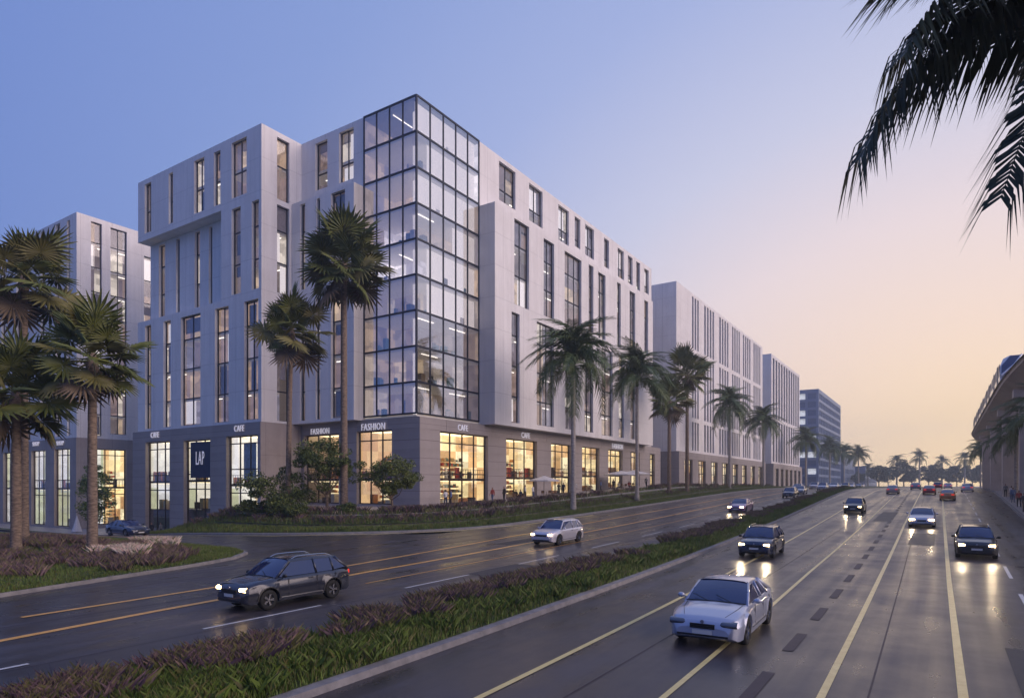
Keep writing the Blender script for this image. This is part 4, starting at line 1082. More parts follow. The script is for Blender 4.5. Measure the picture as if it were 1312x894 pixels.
def feather_palm(u, v, z, h, R, label, group='feather palms', n=30, bend=(0, 0), tr=.17, name='feather_palm', ms=None, dense=True):
    root = empty(name, (u, v, z), label, 'palm tree', group)
    _, top = trunk(root, h, tr * 1.2, tr * .85, M_BARKP, bend, rings=1)
    s = R / 2.75
    mb = MB(); mb.tube([(top[0], top[1], top[2] - .1), (top[0], top[1], top[2] + .5 * s), (top[0], top[1], top[2] + 1.1 * s)], [tr * .95, tr * 1.1, tr * .4], 8); mb.build('crownshaft', M_FEA, root, smooth=True)
    for i in range(n):
        t = i / (n - 1); el = math.radians(84 - 108 * t ** 1.15) + random.gauss(0, .10); az = i * 2.39996 + random.gauss(0, .2)
        put(root, random.choice(ms or FEAS), (top[0], top[1], top[2] + (.9 - .5 * t) * s), az, el, random.gauss(0, .25), s * random.uniform(.85, 1.1))
    return root
g = 'fan palms at the street corner'
fan_palm(15.9, 35.7, island_z(15.9, 35.7), 9.9, 2.75, 'fan palm on the grassy island, its trunk rising from pale feather grass', g)
fan_palm(13.8, 38.9, island_z(13.8, 38.9), 8.1, 3.0, 'shorter yellowish fan palm cut by the left edge of the photo', g, yellow=.4)
fan_palm(16.2, 44.6, island_z(16.2, 44.6), 15.3, 3.25, 'tallest fan palm at the left edge, its crown against the left white building', g)
fan_palm(36.3, 46.8, 1.2, 15.9, 3.5, 'shorter fan palm of the pair on the terrace before the recessed facade', g, bend=(.2, -.2))
fan_palm(38.9, 42.8, 1.4, 21.3, 4.1, 'tallest fan palm of all with its crown overlapping the glass tower', g, tr=.26, n=54)
g = 'palms along the terrace of the main street'
feather_palm(61.7, 32.8, 1.3, 14.4, 4.9, 'feather palm with pale ringed trunk nearest the glass tower on the main street terrace', g, n=34, tr=.24)
feather_palm(79.3, 32.9, 2.2, 14.4, 4.4, 'feather palm before the far end of the big corner building, second in the row', g, n=32, tr=.22)
fan_palm(96.7, 34.9, 2.7, 14.0, 3.9, 'lower fan palm of two standing at the gap between the first two white buildings', g, tr=.25)
fan_palm(103.3, 34.3, 2.8, 19.0, 4.4, 'taller fan palm standing in front of the left end of the second white building', g, tr=.26)
feather_palm(128, 34.2, 3.1, 14.6, 4.6, 'feather palm before the middle of the second white building', g, tr=.24)
feather_palm(157.7, 34.5, 3.3, 13.6, 4.6, 'feather palm before the joint of the second and third white buildings', g, tr=.24)
feather_palm(217, 35.0, 3.4, 12.5, 5.0, 'feather palm in front of the distant blue glass office block', g, tr=.28)
feather_palm(275, 36.0, 3.4, 13, 5.0, 'hazy feather palm just right of the blue glass office block', g, tr=.3)
feather_palm(318, 36.0, 3.4, 13, 5.2, 'second hazy feather palm right of the blue office block', g, tr=.3)
feather_palm(345, 33.0, 3.4, 13, 5.2, 'third and farthest hazy feather palm of the left row', g, tr=.3)
# row along the right pavement
g = 'palms along the right pavement'
for (u, dv, h, R, lb) in ((72, -1.5, 7.9, 2.9, 'palm nearest the camera on the right pavement, at the right edge beside pedestrians'), (88, -1.6, 7.6, 2.8, 'second palm of the right pavement row below the train'), (103, -1.5, 7.4, 2.8, 'third palm of the right pavement row'),
                          (122, -1.4, 7.2, 2.9, 'fourth palm of the right pavement row'), (145, -1.3, 7.4, 3.0, 'fifth palm of the right pavement row'), (172, -1.2, 7.8, 3.2, 'sixth palm of the right pavement row'), (205, -1.2, 9, 4, 'seventh palm of the right pavement row'), (250, -1.0, 9.5, 4.2, 'eighth and last palm of the right pavement row')):
    feather_palm(u, KR(u) + dv, H(u, 0) + .15, h, R, lb, g, n=20, tr=.2)
# big coconut palm leaning over the road beside the camera; only its fronds reach into the picture
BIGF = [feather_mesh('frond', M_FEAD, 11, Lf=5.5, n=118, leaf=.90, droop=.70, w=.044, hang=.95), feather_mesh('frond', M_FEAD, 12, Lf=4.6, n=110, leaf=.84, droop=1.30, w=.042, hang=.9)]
def near_palm():
    root = empty('coconut_palm', (14.6, -6.9, .2), 'near coconut palm whose dark fronds hang into the top right corner', 'palm tree')
    _, top = trunk(root, 10.2, .24, .16, M_BARKP, (-.3, 4.1), rings=1)
    T = Vector(top) + Vector((0, 0, .15))
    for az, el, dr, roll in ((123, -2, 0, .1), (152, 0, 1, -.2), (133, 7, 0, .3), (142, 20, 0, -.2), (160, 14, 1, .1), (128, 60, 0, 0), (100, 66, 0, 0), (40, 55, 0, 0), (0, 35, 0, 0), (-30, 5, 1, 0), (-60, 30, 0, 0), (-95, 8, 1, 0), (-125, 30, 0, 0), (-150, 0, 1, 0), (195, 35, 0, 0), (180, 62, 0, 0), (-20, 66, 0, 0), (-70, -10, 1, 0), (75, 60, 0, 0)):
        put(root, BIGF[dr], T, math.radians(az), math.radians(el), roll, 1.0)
near_palm()
# ---- leafy trees
def leafy(name, u, v, z, h, cw, ch, label, n=5200, ls=.13, mats=None, group=None, cat='tree', trunk_h=None, lum=None, column=False):
    root = empty(name, (u, v, z), label, cat, group)
    th = trunk_h or h * .35; mb = MB(); tips = []
    mb.tube([(0, 0, -.3), (.04, .02, th * .5), (0, .05, th)], [h * .028, h * .022, h * .018], 8)
    nb = 9
    for k in range(nb):
        a = k * 2.4; e = random.uniform(.45, 1.15); l = cw * random.uniform(.55, .85)
        s0 = Vector((0, .04, th * random.uniform(.7, 1.0)))
        e1 = s0 + Vector((math.cos(a) * l * .55 * math.cos(e), math.sin(a) * l * .55 * math.cos(e), l * .6 * math.sin(e)))
        e2 = s0 + Vector((math.cos(a) * l * math.cos(e), math.sin(a) * l * math.cos(e), min(ch, l) * math.sin(e) + .2 * ch))
        mb.tube([s0, e1, e2], [h * .012, h * .008, h * .003], 5, cap=False); tips += [e1, e2]
    mb.build('trunk', M_BARK, root, smooth=True)
    cz = th + ch * .5; cl = []
    for k in range(40):
        a = random.uniform(0, 2 * PI); q = random.uniform(-1, 1); r = random.uniform(.3, 1.12) ** .6
        rr = cw * r * math.sqrt(max(0, 1 - q * q)) * random.uniform(.75, 1.1)
        cl.append((math.cos(a) * rr, math.sin(a) * rr, cz + q * ch * .5 * r, random.uniform(.16, .36) * cw if not column else random.uniform(.4, .7) * cw))
    C = np.array(cl); idx = rng.integers(0, len(C), n)
    d = rng.normal(0, 1, (n, 3)); d /= np.linalg.norm(d, axis=1)[:, None]; rad = rng.uniform(.3, 1.0, n)[:, None] ** .5
    P = C[idx, :3] + d * rad * C[idx, 3:4] * np.array([1, 1, .62])
    a = rng.normal(0, 1, (n, 3)); a /= np.linalg.norm(a, axis=1)[:, None]; b = np.cross(a, rng.normal(0, 1, (n, 3))); b /= np.linalg.norm(b, axis=1)[:, None]
    s = ls * rng.uniform(.6, 1.3, n)[:, None]
    V = np.stack([P - a * s, P + b * s * .45, P + a * s, P - b * s * .45], 1)
    mats = mats or [leafmat('tree_leaf', (.05, .08, .016), (.10, .13, .03), 2), leafmat('tree_leaf_light', (.12, .16, .03), (.19, .22, .05), 2)]
    o = np_mesh('crown', V, 4, mats, root, mi=rng.choice(len(mats), n, p=[.7, .3])); return root
leafy('leafy_tree', 38.5, 44.5, 1.35, 5.8, 3.0, 4.2, 'dark green multi-branched small tree in front of the left FASHION window', n=8500, ls=.115)
leafy('leafy_tree', 36.0, 47.6, 1.0, 4.6, 2.9, 3.4, 'low dark bushy tree at the left end of the terrace', n=8000, ls=.115, trunk_h=.8)
leafy('leafy_tree', 41.6, 39.8, 1.4, 4.6, 2.6, 3.2, 'small lighter green tree in front of the right FASHION window', n=7500, ls=.11, mats=[leafmat('tree_leaf_fresh', (.09, .12, .02), (.17, .19, .04), 2), leafmat('tree_leaf_light', (.12, .16, .03), (.19, .22, .05), 2)])
leafy('slender_tree', 38, 84.5, -2.3, 9.0, 1.4, 7.0, 'slender green upright tree beside the passage left of the corner building', n=7000, mats=[leafmat('tree_leaf_vivid', (.04, .09, .03), (.08, .15, .04), 2), leafmat('tree_leaf_light', (.08, .12, .02), (.12, .16, .03), 2)], column=True, trunk_h=1.8)
for (u, v, s, lb) in ((35.0, 44.3, .9, 'round low shrub between the palm trunk and the leafy trees'), (38.2, 41.6, .8, 'small clipped shrub right of the tall palm trunk'), (34.2, 49.3, .9, 'low shrub at the left tip of the terrace')):
    leafy('shrub', u, v, 1.1, 1.3 * s, 1.1 * s, 1.2 * s, lb, n=2500, ls=.09, cat='shrub', trunk_h=.3)
# ---- far tree line, each its own crown
fm = [M_HAZY, leafmat('far_leaf_dark', (.035, .06, .04), (.06, .085, .05), .5)]
k = 0
spots = [(1098, 400, 9), (1112, 430, 10), (1126, 380, 13), (1138, 420, 13), (1149, 400, 14), (1158, 380, 15), (1168, 440, 13), (1178, 390, 16), (1190, 430, 15), (1199, 390, 13), (1207, 440, 15), (1216, 400, 13), (1226, 420, 14), (1236, 390, 15), (1246, 420, 14), (1256, 400, 13), (1266, 430, 14)]
for i, (x, D, h) in enumerate(spots):
    r = (x - 656) / 839 * D; u = r * S33 + D * C33; v = D * S33 - r * C33
    lb = 'hazy distant tree at the end of the street'
    pl_ = ['leftmost', 'second from the left', 'third from the left', 'middle', 'third from the right', 'second from the right'] if i % 3 == 1 else None
    od = ['first', 'second', 'third', 'fourth', 'fifth', 'sixth', 'seventh', 'eighth', 'ninth', 'tenth', 'last'][min(10, i - (i + 1) // 3)]
    if i % 3 == 1: feather_palm(u, v, 2.9, h, 5.5, 'hazy distant palm closing the street, ' + pl_[i // 3] + ' of six', 'distant palms closing the street', n=18, tr=.4, ms=FEAS)
    else: leafy('distant_tree', u, v, 2.9, h, h * .42, h * .75, 'hazy round distant tree closing the street, ' + od + ' of eleven counted from the left', n=2600, ls=.6, mats=fm, group='distant trees closing the street', trunk_h=h * .25)
# ================================================================ VEHICLES
M_TYRE = mat('tyre_rubber', (.012, .012, .012), .75)
M_RIM = mat('wheel_alloy', (.35, .35, .37), .25, .9)
M_CGLASS = mat('car_glass', (.02, .032, .10), .04, 0, coat=1.0)
M_TRIM = mat('black_trim', (.012, .012, .014), .4)
M_HEAD = mat('headlight_lit', (1, .9, .6), .3, emit=(1, .66, .28), estr=16)
M_HEADOFF = mat('headlight_lens', (.10, .11, .14), .08, .4, coat=1)
M_TAIL = mat('tail_light_red', (.35, .01, .01), .25, emit=(1, .05, .03), estr=.8)
M_CHROME = mat('chrome_strip', (.6, .6, .62), .15, 1)
M_PLATE = mat('number_plate', (.6, .6, .58), .5)
def paint(name, c, rough=.28): return mat('paint_' + name, c, rough, .35, coat=1.0)
def lerp(ks, x):
    for (a, ya), (b, yb) in zip(ks[:-1], ks[1:]):
        if x <= b:
            t = 0 if b == a else max(0, (x - a) / (b - a)); return ya + (yb - ya) * t
    return ks[-1][1]
def wheel_mesh():
    if hasattr(wheel_mesh, 'me'): return wheel_mesh.me
    R = .345; ty = MB()
    prof = [(.20, -.10), (.30, -.118), (.335, -.10), (.345, -.06), (.345, .06), (.335, .10), (.30, .118), (.20, .10)]
    n = 24; rows = []
    for k in range(n + 1):
        a = 2 * PI * k / n; rows.append([(r * math.cos(a), y, r * math.sin(a)) for r, y in prof])
    ty.grid(rows)
    m1 = bpy.data.meshes.new('tyre'); m1.from_pydata(ty.v, [], ty.f); m1.materials.append(M_TYRE); m1.polygons.foreach_set('use_smooth', [True] * len(ty.f)); m1.update()
    rb = MB()
    for k in range(n):
        a, b = 2 * PI * k / n, 2 * PI * (k + 1) / n
        rb.mi = 0
        rb.quad((.225 * math.cos(a), -.105, .225 * math.sin(a)), (.225 * math.cos(b), -.105, .225 * math.sin(b)), (.20 * math.cos(b), -.05, .20 * math.sin(b)), (.20 * math.cos(a), -.05, .20 * math.sin(a)))
        rb.mi = 1; rb.face([(.20 * math.cos(a), -.045, .20 * math.sin(a)), (.20 * math.cos(b), -.045, .20 * math.sin(b)), (0, -.045, 0)])
    rb.mi = 0
    for k in range(5):
        for off in (-.12, .12):
            a = 2 * PI * k / 5 + off; c, s = math.cos(a), math.sin(a); w = .018
            p = lambda r, q, y: (c * r - s * q, y, s * r + c * q)
            rb.quad(p(.04, -w, -.095), p(.04, w, -.095), p(.215, w, -.10), p(.215, -w, -.10)); rb.quad(p(.04, w, -.095), p(.04, w, -.05), p(.215, w, -.05), p(.215, w, -.10)); rb.quad(p(.04, -w, -.05), p(.04, -w, -.095), p(.215, -w, -.10), p(.215, -w, -.05))
    rb.tube([(0, -.105, 0), (0, -.04, 0)], .05, 10)
    m2 = bpy.data.meshes.new('rim'); m2.from_pydata(rb.v, [], rb.f); m2.materials.append(M_RIM); m2.materials.append(M_TRIM); m2.polygons.foreach_set('material_index', rb.m); m2.update()
    wheel_mesh.me = (m1, m2); return wheel_mesh.me
KINDS_ = {
 'suv': dict(L=4.62, W=1.88, zr=1.63, belt=1.02, nose=[(-2.31, .62), (-2.28, .78), (-2.15, .90), (-1.7, 1.0), (-1.05, 1.06), (1.9, 1.08), (2.18, 1.06), (2.28, .98), (2.31, .80)],
             gh=(-1.10, -.42, 1.62, 2.18), wb=(-1.42, 1.36), ar=.405, clr=.24, rails=True, pil=(.62, 1.42)),
 'sedan': dict(L=4.70, W=1.82, zr=1.43, belt=.93, nose=[(-2.35, .50), (-2.32, .64), (-2.2, .74), (-1.7, .86), (-.98, .94), (1.35, .99), (1.75, 1.02), (2.25, .98), (2.33, .88), (2.35, .62)],
             gh=(-1.02, -.22, 1.00, 1.78), wb=(-1.42, 1.36), ar=.385, clr=.19, rails=False, pil=(.42, 1.22))}
def car(kind, u, v, label, pm, heading=0.0, lit=False, group=None, name=None, tail=False, z=None, spot=0, simple=False):
    """local -x is the nose; heading 0 drives towards the camera"""
    K = KINDS_[kind]; Lc, W, hw = K['L'], K['W'], K['W'] / 2
    zz = H(u, v) if z is None else z
    root = empty(name or kind, (u, v, zz + .006), label, 'car', group, heading)
    pitch = math.atan2(H(u + 1, v) - H(u - 1, v), 2) * (-1 if abs(heading) < 1 else 1)
    if abs(heading) < 1 or abs(abs(heading) - PI) < .5: root.rotation_euler.y = pitch
    root.scale = (.90 if kind == 'suv' else .95,) * 3
    xs = sorted(set([-Lc / 2, -Lc / 2 + .03, -Lc / 2 + .06, -Lc / 2 + .1, -Lc / 2 + .16, -Lc / 2 + .22, -Lc / 2 + .34, -Lc / 2 + .5, Lc / 2 - .22, Lc / 2 - .1, Lc / 2 - .03, Lc / 2] + [w + K['ar'] * math.cos(PI * k / 8) for w in K['wb'] for k in range(9)] + [w + s * (K['ar'] + .01) for w in K['wb'] for s in (-1, 1)] + [-1.0, -.75, -.4, 0, .4, .8] + [K['gh'][0], K['gh'][3]]))
    wid = [(-Lc / 2, .70), (-Lc / 2 + .03, .78), (-Lc / 2 + .06, .82), (-Lc / 2 + .1, .86), (-Lc / 2 + .16, .90), (-Lc / 2 + .25, .94), (-Lc / 2 + .4, .975), (-Lc / 2 + .7, 1), (Lc / 2 - .7, 1), (Lc / 2 - .25, .95), (Lc / 2 - .05, .88), (Lc / 2, .80)]
    rows = []
    for x in xs:
        w = lerp(wid, x) * hw; zt = lerp(K['nose'], x); zb = K['clr']; arch = 0
        for c in K['wb']:
            d = abs(x - c)
            if d <= K['ar'] + 1e-4: arch = max(arch, .345 + math.sqrt(max(0, K['ar'] ** 2 - d * d)))
        end = min(1, (Lc / 2 - abs(x)) / .22); zb = zb + (1 - end) * .10
        za = max(zb, arch); fl = .018 if arch > zb else 0
        z1 = max(za + .05, min(.52, zt - .12)); z2 = max(z1 + .03, zt - .16); z3 = max(z2 + .02, zt - .05)
        half = [(0, za if arch > zb else zb), (w * .86, za), (w * .965 + fl, za + .02), (w * 1.0 + fl, z1), (w * .995, (z1 + z2) / 2 + .01), (w * .968, z2), (w * .93, z3), (w * .84, zt - .008), (w * .5, zt + .018), (0, zt + .03)]
        rows.append([(x, -y, z) for y, z in half] + [(x, y, z) for y, z in half[-2::-1]])
    mb = MB(); mb.grid(rows)
    mb.face(rows[0]); mb.face(rows[-1][::-1])
    body = mb.build('body', pm, root, smooth=True)
    try: body.data.shade_smooth_by_angle = None
    except Exception: pass
    md = body.modifiers.new('edge', 'EDGE_SPLIT'); md.split_angle = math.radians(48)
    xa, xb, xc, xd = K['gh']; bz = K['belt']; zr = K['zr']
    def top(x): t = (x - xb) / (xc - xb); return zr - .05 + .05 * math.sin(PI * min(1, max(0, .12 + t * .72))) * 1.0 - .03 * max(0, t) ** 2
    wt_ = lambda x: hw * (.70 - .03 * max(0, (x - xb) / (xc - xb)))
    # roof with pillars, body colour
    mb = MB(); rr = []
    for k in range(9):
        x = xb + (xc - xb) * k / 8; w = wt_(x); z = top(x)
        rr.append([(x, -w - .03, z - .10), (x, -w, z - .03), (x, -w * .85, z + .005), (x, -w * .4, z + .028), (x, 0, z + .034), (x, w * .4, z + .028), (x, w * .85, z + .005), (x, w, z - .03), (x, w + .03, z - .10)])
    mb.grid(rr); mb.build('roof', pm, root, smooth=True)
    zba = lerp(K['nose'], xa); zbd = lerp(K['nose'], xd)
    for s in (-1, 1):
        for P_, r_ in [([(xa - .02, s * hw * .88, zba - .05), (xb, s * (wt_(xb) + .012), top(xb) - .05)], .042), ([(xc, s * (wt_(xc) + .012), top(xc) - .05), (xd, s * hw * .86, zbd - .04)], .062)] + [([(xp + .02, s * hw * .925, bz + .02), (min(xp, xc - .05), s * (wt_(min(xp, xc - .05)) + .016), top(min(xp, xc - .05)) - .07)], .035) for xp in K['pil']]:
            mb = MB(); mb.tube(P_, r_, 6); mb.build('pillar', pm, root, smooth=True)
    def wind(nm, x0, z0, w0, x1, z1, w1):
        mb = MB(); rows = []
        for i in range(5):
            t = i / 4; row = []
            for k in range(9):
                q = -1 + k / 4; w = w0 + (w1 - w0) * t
                row.append((x0 + (x1 - x0) * t + (.09 if x0 < 0 else -.06) * q * q * (1 - .4 * t), q * w, z0 + (z1 - z0) * t + .035 * math.sin(PI * t) - .02 * q * q))
            rows.append(row)
        mb.grid(rows if x0 < 0 else rows[::-1]); mb.build(nm, M_CGLASS, root, smooth=True)
    wind('windscreen', xa - .06, zba + .01, hw * .86, xb + .01, top(xb) + .012, wt_(xb) - .01)
    wind('rear_window', xd + .03, zbd + .01, hw * .82, xc, top(xc) + .005, wt_(xc) - .02)
    # side glass panes between pillars
    xe = [None] + list(K['pil']) + [None]
    for s in (-1, 1):
        for k in range(3):
            if k == 0: P = [(xa + .10, bz + .03), (K['pil'][0] - .03, bz + .03), (K['pil'][0] - .05, top(K['pil'][0]) - .085), (xb + .06, top(xb) - .085)]
            elif k == 1: xx = min(K['pil'][1], xc - .05); P = [(K['pil'][0] + .05, bz + .03), (K['pil'][1] - .03, bz + .04), (xx - .04, top(xx) - .085), (K['pil'][0] + .03, top(K['pil'][0]) - .085)]
            else: xx = min(K['pil'][1], xc - .05); P = [(K['pil'][1] + .05, bz + .05), (xd - .16, bz + .09), (xc - .02, top(xc) - .09), (xx + .03, top(xx) - .085)]
            f = lambda x, z: s * (hw * .918 + (wt_(min(max(x, xb), xc)) + .012 - hw * .918) * min(1, max(0, (z - bz) / (zr - .09 - bz))) )
            mb = MB(); pts = [(x, f(x, z), z) for x, z in P]; mb.face(pts if s < 0 else pts[::-1]); mb.build('side_window', M_CGLASS, root)
    # wheels
    for wx in K['wb']:
        for s in (-1, 1):
            w = bpy.data.objects.new('wheel', None); COL.objects.link(w); w.parent = root; w.location = (wx, s * (hw - .125), .345); w.empty_display_size = .2
            m1, m2 = wheel_mesh(); link('tyre', m1, w); r = link('rim', m2, w)
            if s > 0: r.rotation_euler.z = PI
    # inner wheel well floor so one cannot look through
    mb = MB(); mb.box(-Lc / 2 + .5, Lc / 2 - .5, -hw + .27, hw - .27, K['clr'] + .01, .80); mb.build('underbody', M_TRIM, root)
    zn = K['nose'][1][1]; xn = -Lc / 2
    # grille, intake, bumper, lamps
    mb = MB(); gw_ = .42 if kind == 'suv' else .30; mb.box(xn - .015, xn + .05, -gw_, gw_, zn - .15, zn - .03)
    for k in range(3): mb.box(xn - .028, xn - .014, -gw_ + .02, gw_ - .02, zn - .13 + k * .04, zn - .118 + k * .04)
    mb.build('grille', M_TRIM, root)
    mb = MB(); mb.box(xn - .010, xn + .08, -.62, .62, .30 if kind == 'sedan' else .34, .35 if kind == 'sedan' else .42); mb.build('lower_intake', M_TRIM, root)
    mb = MB(); pz = .50 if kind == 'suv' else .36; mb.box(xn - .03, xn - .013, -.24, .24, pz, pz + .10); mb.build('number_plate', M_PLATE, root)
    if not simple:
        F_ = lambda x: lerp(K['nose'], x)
        for s in (-1, 1):
            mb = MB(); mb.tube([(xn + .22, s * hw * .55, F_(xn + .22) + .012), (xn + .7, s * hw * .72, F_(xn + .7) + .008), (xa - .12, s * hw * .78, F_(xa - .12) + .006)], .007, 4); mb.build('bonnet_seam', M_TRIM, root)
            mb = MB(); mb.tube([(xa - .10, s * .30 - .1, zba + .045), (xa + .10, s * .30 + .32, zba + .17)], .010, 4); mb.build('wiper', M_TRIM, root)
            sb_ = MB(); sb_.box(.05, .16, s * .36 - .22, s * .36 + .22, .5, K['belt'] + .22); sb_.build('front_seat', M_TRIM, root)
        mb = MB(); mb.tube([(xn + .012, 0, zn + .02), (xn - .012, 0, zn + .02)], .045, 12); mb.build('badge', M_CHROME, root)
        mb = MB(); mb.tube([(xa - .05, y_ * hw * .84, zba + .03 - .02 * y_ * y_) for y_ in (-1, -.5, 0, .5, 1)], .016, 4); mb.build('windscreen_seal', M_TRIM, root)
    hl_w, hl_h = (.19, .075) if kind == 'suv' else (.25, .085)
    for s in (-1, 1):
        mb = MB(); rows = []
        for i in range(7):
            ph = PI * i / 6; rows.append([(xn + .15 - .17 * math.sin(ph) * math.cos(q * .6 - .0), s * (hw * .68 + hl_w * math.sin(q) * .85) , zn - .03 + hl_h * math.cos(ph)) for q in [-1.3 + 2.6 * k / 6 for k in range(7)]])
        mb.grid(rows); mb.build('headlight', M_HEAD if lit else M_HEADOFF, root, smooth=True)
        mb = MB(); mb.box(Lc / 2 - .16, Lc / 2 + .012, s * hw * .62 - .17, s * hw * .62 + .17, zbd - .22 if kind == 'suv' else .72, zbd - .08 if kind == 'suv' else .84); mb.build('tail_light', M_TAIL, root)
        mb = MB(); mb.tube([(xa + .28, s * hw * .93, bz + .02), (xa + .26, s * (hw + .04), bz + .06)], .022, 5)
        mb.tube([(xa + .24, s * (hw + .0), bz + .08), (xa + .22, s * (hw + .06), bz + .085), (xa + .23, s * (hw + .12), bz + .085), (xa + .25, s * (hw + .165), bz + .08)], [.045, .068, .066, .035], 8); mb.build('door_mirror', pm if not pm.name.endswith('dark') else M_TRIM, root, smooth=True)
        mb = MB(); mb.box(K['wb'][0] + .48, K['wb'][1] - .48, s * (hw + .004) - .012, s * (hw + .004) + .012, .36, .385); mb.build('sill_strip', M_CHROME, root)
        for hx in (.35, 1.12):
            mb = MB(); mb.box(hx - .10, hx + .08, s * (hw * .985) - .018, s * (hw * .985) + .018, bz - .13, bz - .105); mb.build('door_handle', M_CHROME if kind == 'suv' else pm, root)
        if not simple:
            mb = MB()
            for dx in (-.62, K['pil'][0], K['pil'][1] + .06): mb.box(dx - .006, dx + .006, s * hw * .992 - .006, s * hw * .992 + .010, .42, bz - .04)
            mb.build('door_seam', M_TRIM, root)
        if K['rails']:
            mb = MB(); n = 8
            mb.tube([(xb + .15 + (xc - xb - .3) * k / n, s * (wt_(0) - .06), top(xb + .15 + (xc - xb - .3) * k / n) + (.07 if 0 < k < n else .0)) for k in range(n + 1)], .017, 5); mb.build('roof_rail', M_CHROME, root)
        if lit and spot:
            ld = bpy.data.lights.new('headlight_beam', 'SPOT'); ld.energy = spot; ld.color = (1, .78, .5); ld.spot_size = math.radians(62); ld.spot_blend = .9; ld.shadow_soft_size = .08
            lo = bpy.data.objects.new('headlight_beam', ld); COL.objects.link(lo); lo.parent = root; lo.location = (xn - .12, s * hw * .70, zn - .03); lo.rotation_euler = (0, math.radians(80), 0)
    if kind == 'suv':
        mb = MB()
        for c in K['wb']:
            for s in (-1, 1):
                R_ = K['ar'] + .012; rows = []
                for k in range(13):
                    a = PI * k / 12; rows.append([(c + R_ * math.cos(a), s * (hw + .022), .345 + R_ * math.sin(a)), (c + (R_ + .045) * math.cos(a), s * (hw + .012), .345 + (R_ + .045) * math.sin(a))])
                mb.grid(rows)
        mb.build('wheel_arch_trim', M_TRIM, root)
    return root
DK, NV, WH, SV, LV_ = paint('graphite_dark', (.028, .032, .05), .22), paint('navy_dark', (.02, .03, .07), .25), paint('white', (.62, .60, .64)), paint('silver_blue', (.42, .46, .58)), paint('lilac', (.30, .18, .30))
OR, RD, TN, BK, GY = paint('orange', (.55, .22, .06)), paint('red', (.35, .06, .05)), paint('tan', (.45, .34, .28)), paint('black_dark', (.015, .015, .02)), paint('grey', (.25, .26, .3))
g = 'cars driving towards the camera with headlights on'
car('suv', 13.9, 18.0, 'dark graphite SUV with lit headlights and roof rails, nearest vehicle on the left carriageway', DK, lit=True, spot=60, group=g)
car('suv', 35.6, 20.0, 'pearl white SUV with lit headlights driving on the left carriageway', WH, lit=True, spot=60, group=g, simple=True)
car('sedan', 70.3, 17.6, 'lilac sedan with lit headlights farther back on the left carriageway', LV_, lit=True, group=g, simple=True, spot=40)
car('suv', 35.6, 7.85, 'dark navy SUV with lit headlights hugging the grass median', NV, lit=True, spot=60, group=g, heading=.03)
car('sedan', 17.4, 4.75, 'silver-blue sedan with a large windscreen at the bottom edge of the photo', SV, group='cars driving towards the camera', heading=.03)
car('suv', 40.1, -1.35, 'black SUV with lit headlights nearest the right kerb', BK, lit=True, spot=60, group=g)
car('sedan', 58.8, 1.3, 'pale pinkish sedan with lit headlights in the middle of the right carriageway', WH, lit=True, spot=50, group=g, simple=True)
car('suv', 72.3, 7.2, 'small dark car with lit headlights beside the median behind the navy one', BK, lit=True, group=g, simple=True, spot=40)
g2 = 'cars driving away towards the horizon'
car('sedan', 100, -.5, 'orange sedan seen from behind in the right lanes', OR, heading=PI, group=g2, simple=True)
car('sedan', 118.5, 1.7, 'red car seen from behind left of the orange one', RD, heading=PI, group=g2, simple=True)
car('sedan', 120, 6.6, 'tan car near the far end of the median', TN, heading=PI, group=g2, simple=True)
car('sedan', 133, -3.4, 'white car far off beside the right kerb', WH, heading=PI, group=g2, simple=True)
car('sedan', 150, 4.4, 'small dark distant car between the tan and red ones', GY, heading=PI, group=g2, simple=True)
car('suv', 165, .9, 'distant red car straight ahead down the middle lanes', RD, heading=PI, group=g2, simple=True)
car('sedan', 185, -1.0, 'distant pale car ahead of the orange and red cars', WH, heading=PI, group=g2, simple=True)
car('suv', 102.3, 18.6, 'dark car first in the line of far traffic on the left carriageway', NV, group='line of far traffic on the left carriageway', simple=True)
g3 = 'line of far traffic on the left carriageway'
for i, (u, v, p_, kd, lb) in enumerate(((116, 19.6, GY, 'sedan', 'grey sedan second in the line of far traffic'), (131, 22.5, WH, 'sedan', 'white sedan at the left of the far traffic'), (139, 19.4, SV, 'suv', 'silver suv third in the line of far traffic'),
        (152, 22.8, WH, 'suv', 'white suv in the left lane of the far traffic'), (158, 19.8, WH, 'sedan', 'white sedan in the middle of the far traffic'), (172, 23, GY, 'sedan', 'grey sedan in the left lane of the far traffic'), (180, 20, BK, 'suv', 'black suv deep in the far traffic'),
        (196, 20.5, WH, 'sedan', 'white sedan deep in the far traffic'), (200, 24, SV, 'sedan', 'silver sedan deep in the far traffic'), (222, 21, BK, 'sedan', 'black sedan near the end of the far traffic'), (240, 22, WH, 'suv', 'white suv at the very end of the far traffic'))):
    car(kd, u, v, lb, p_, group=g3, simple=True)
car('sedan', 28.5, 57.8, 'dark car on the side street in front of the leftmost building', NV, heading=PI / 2, simple=True, z=H(28.5, 57.8))
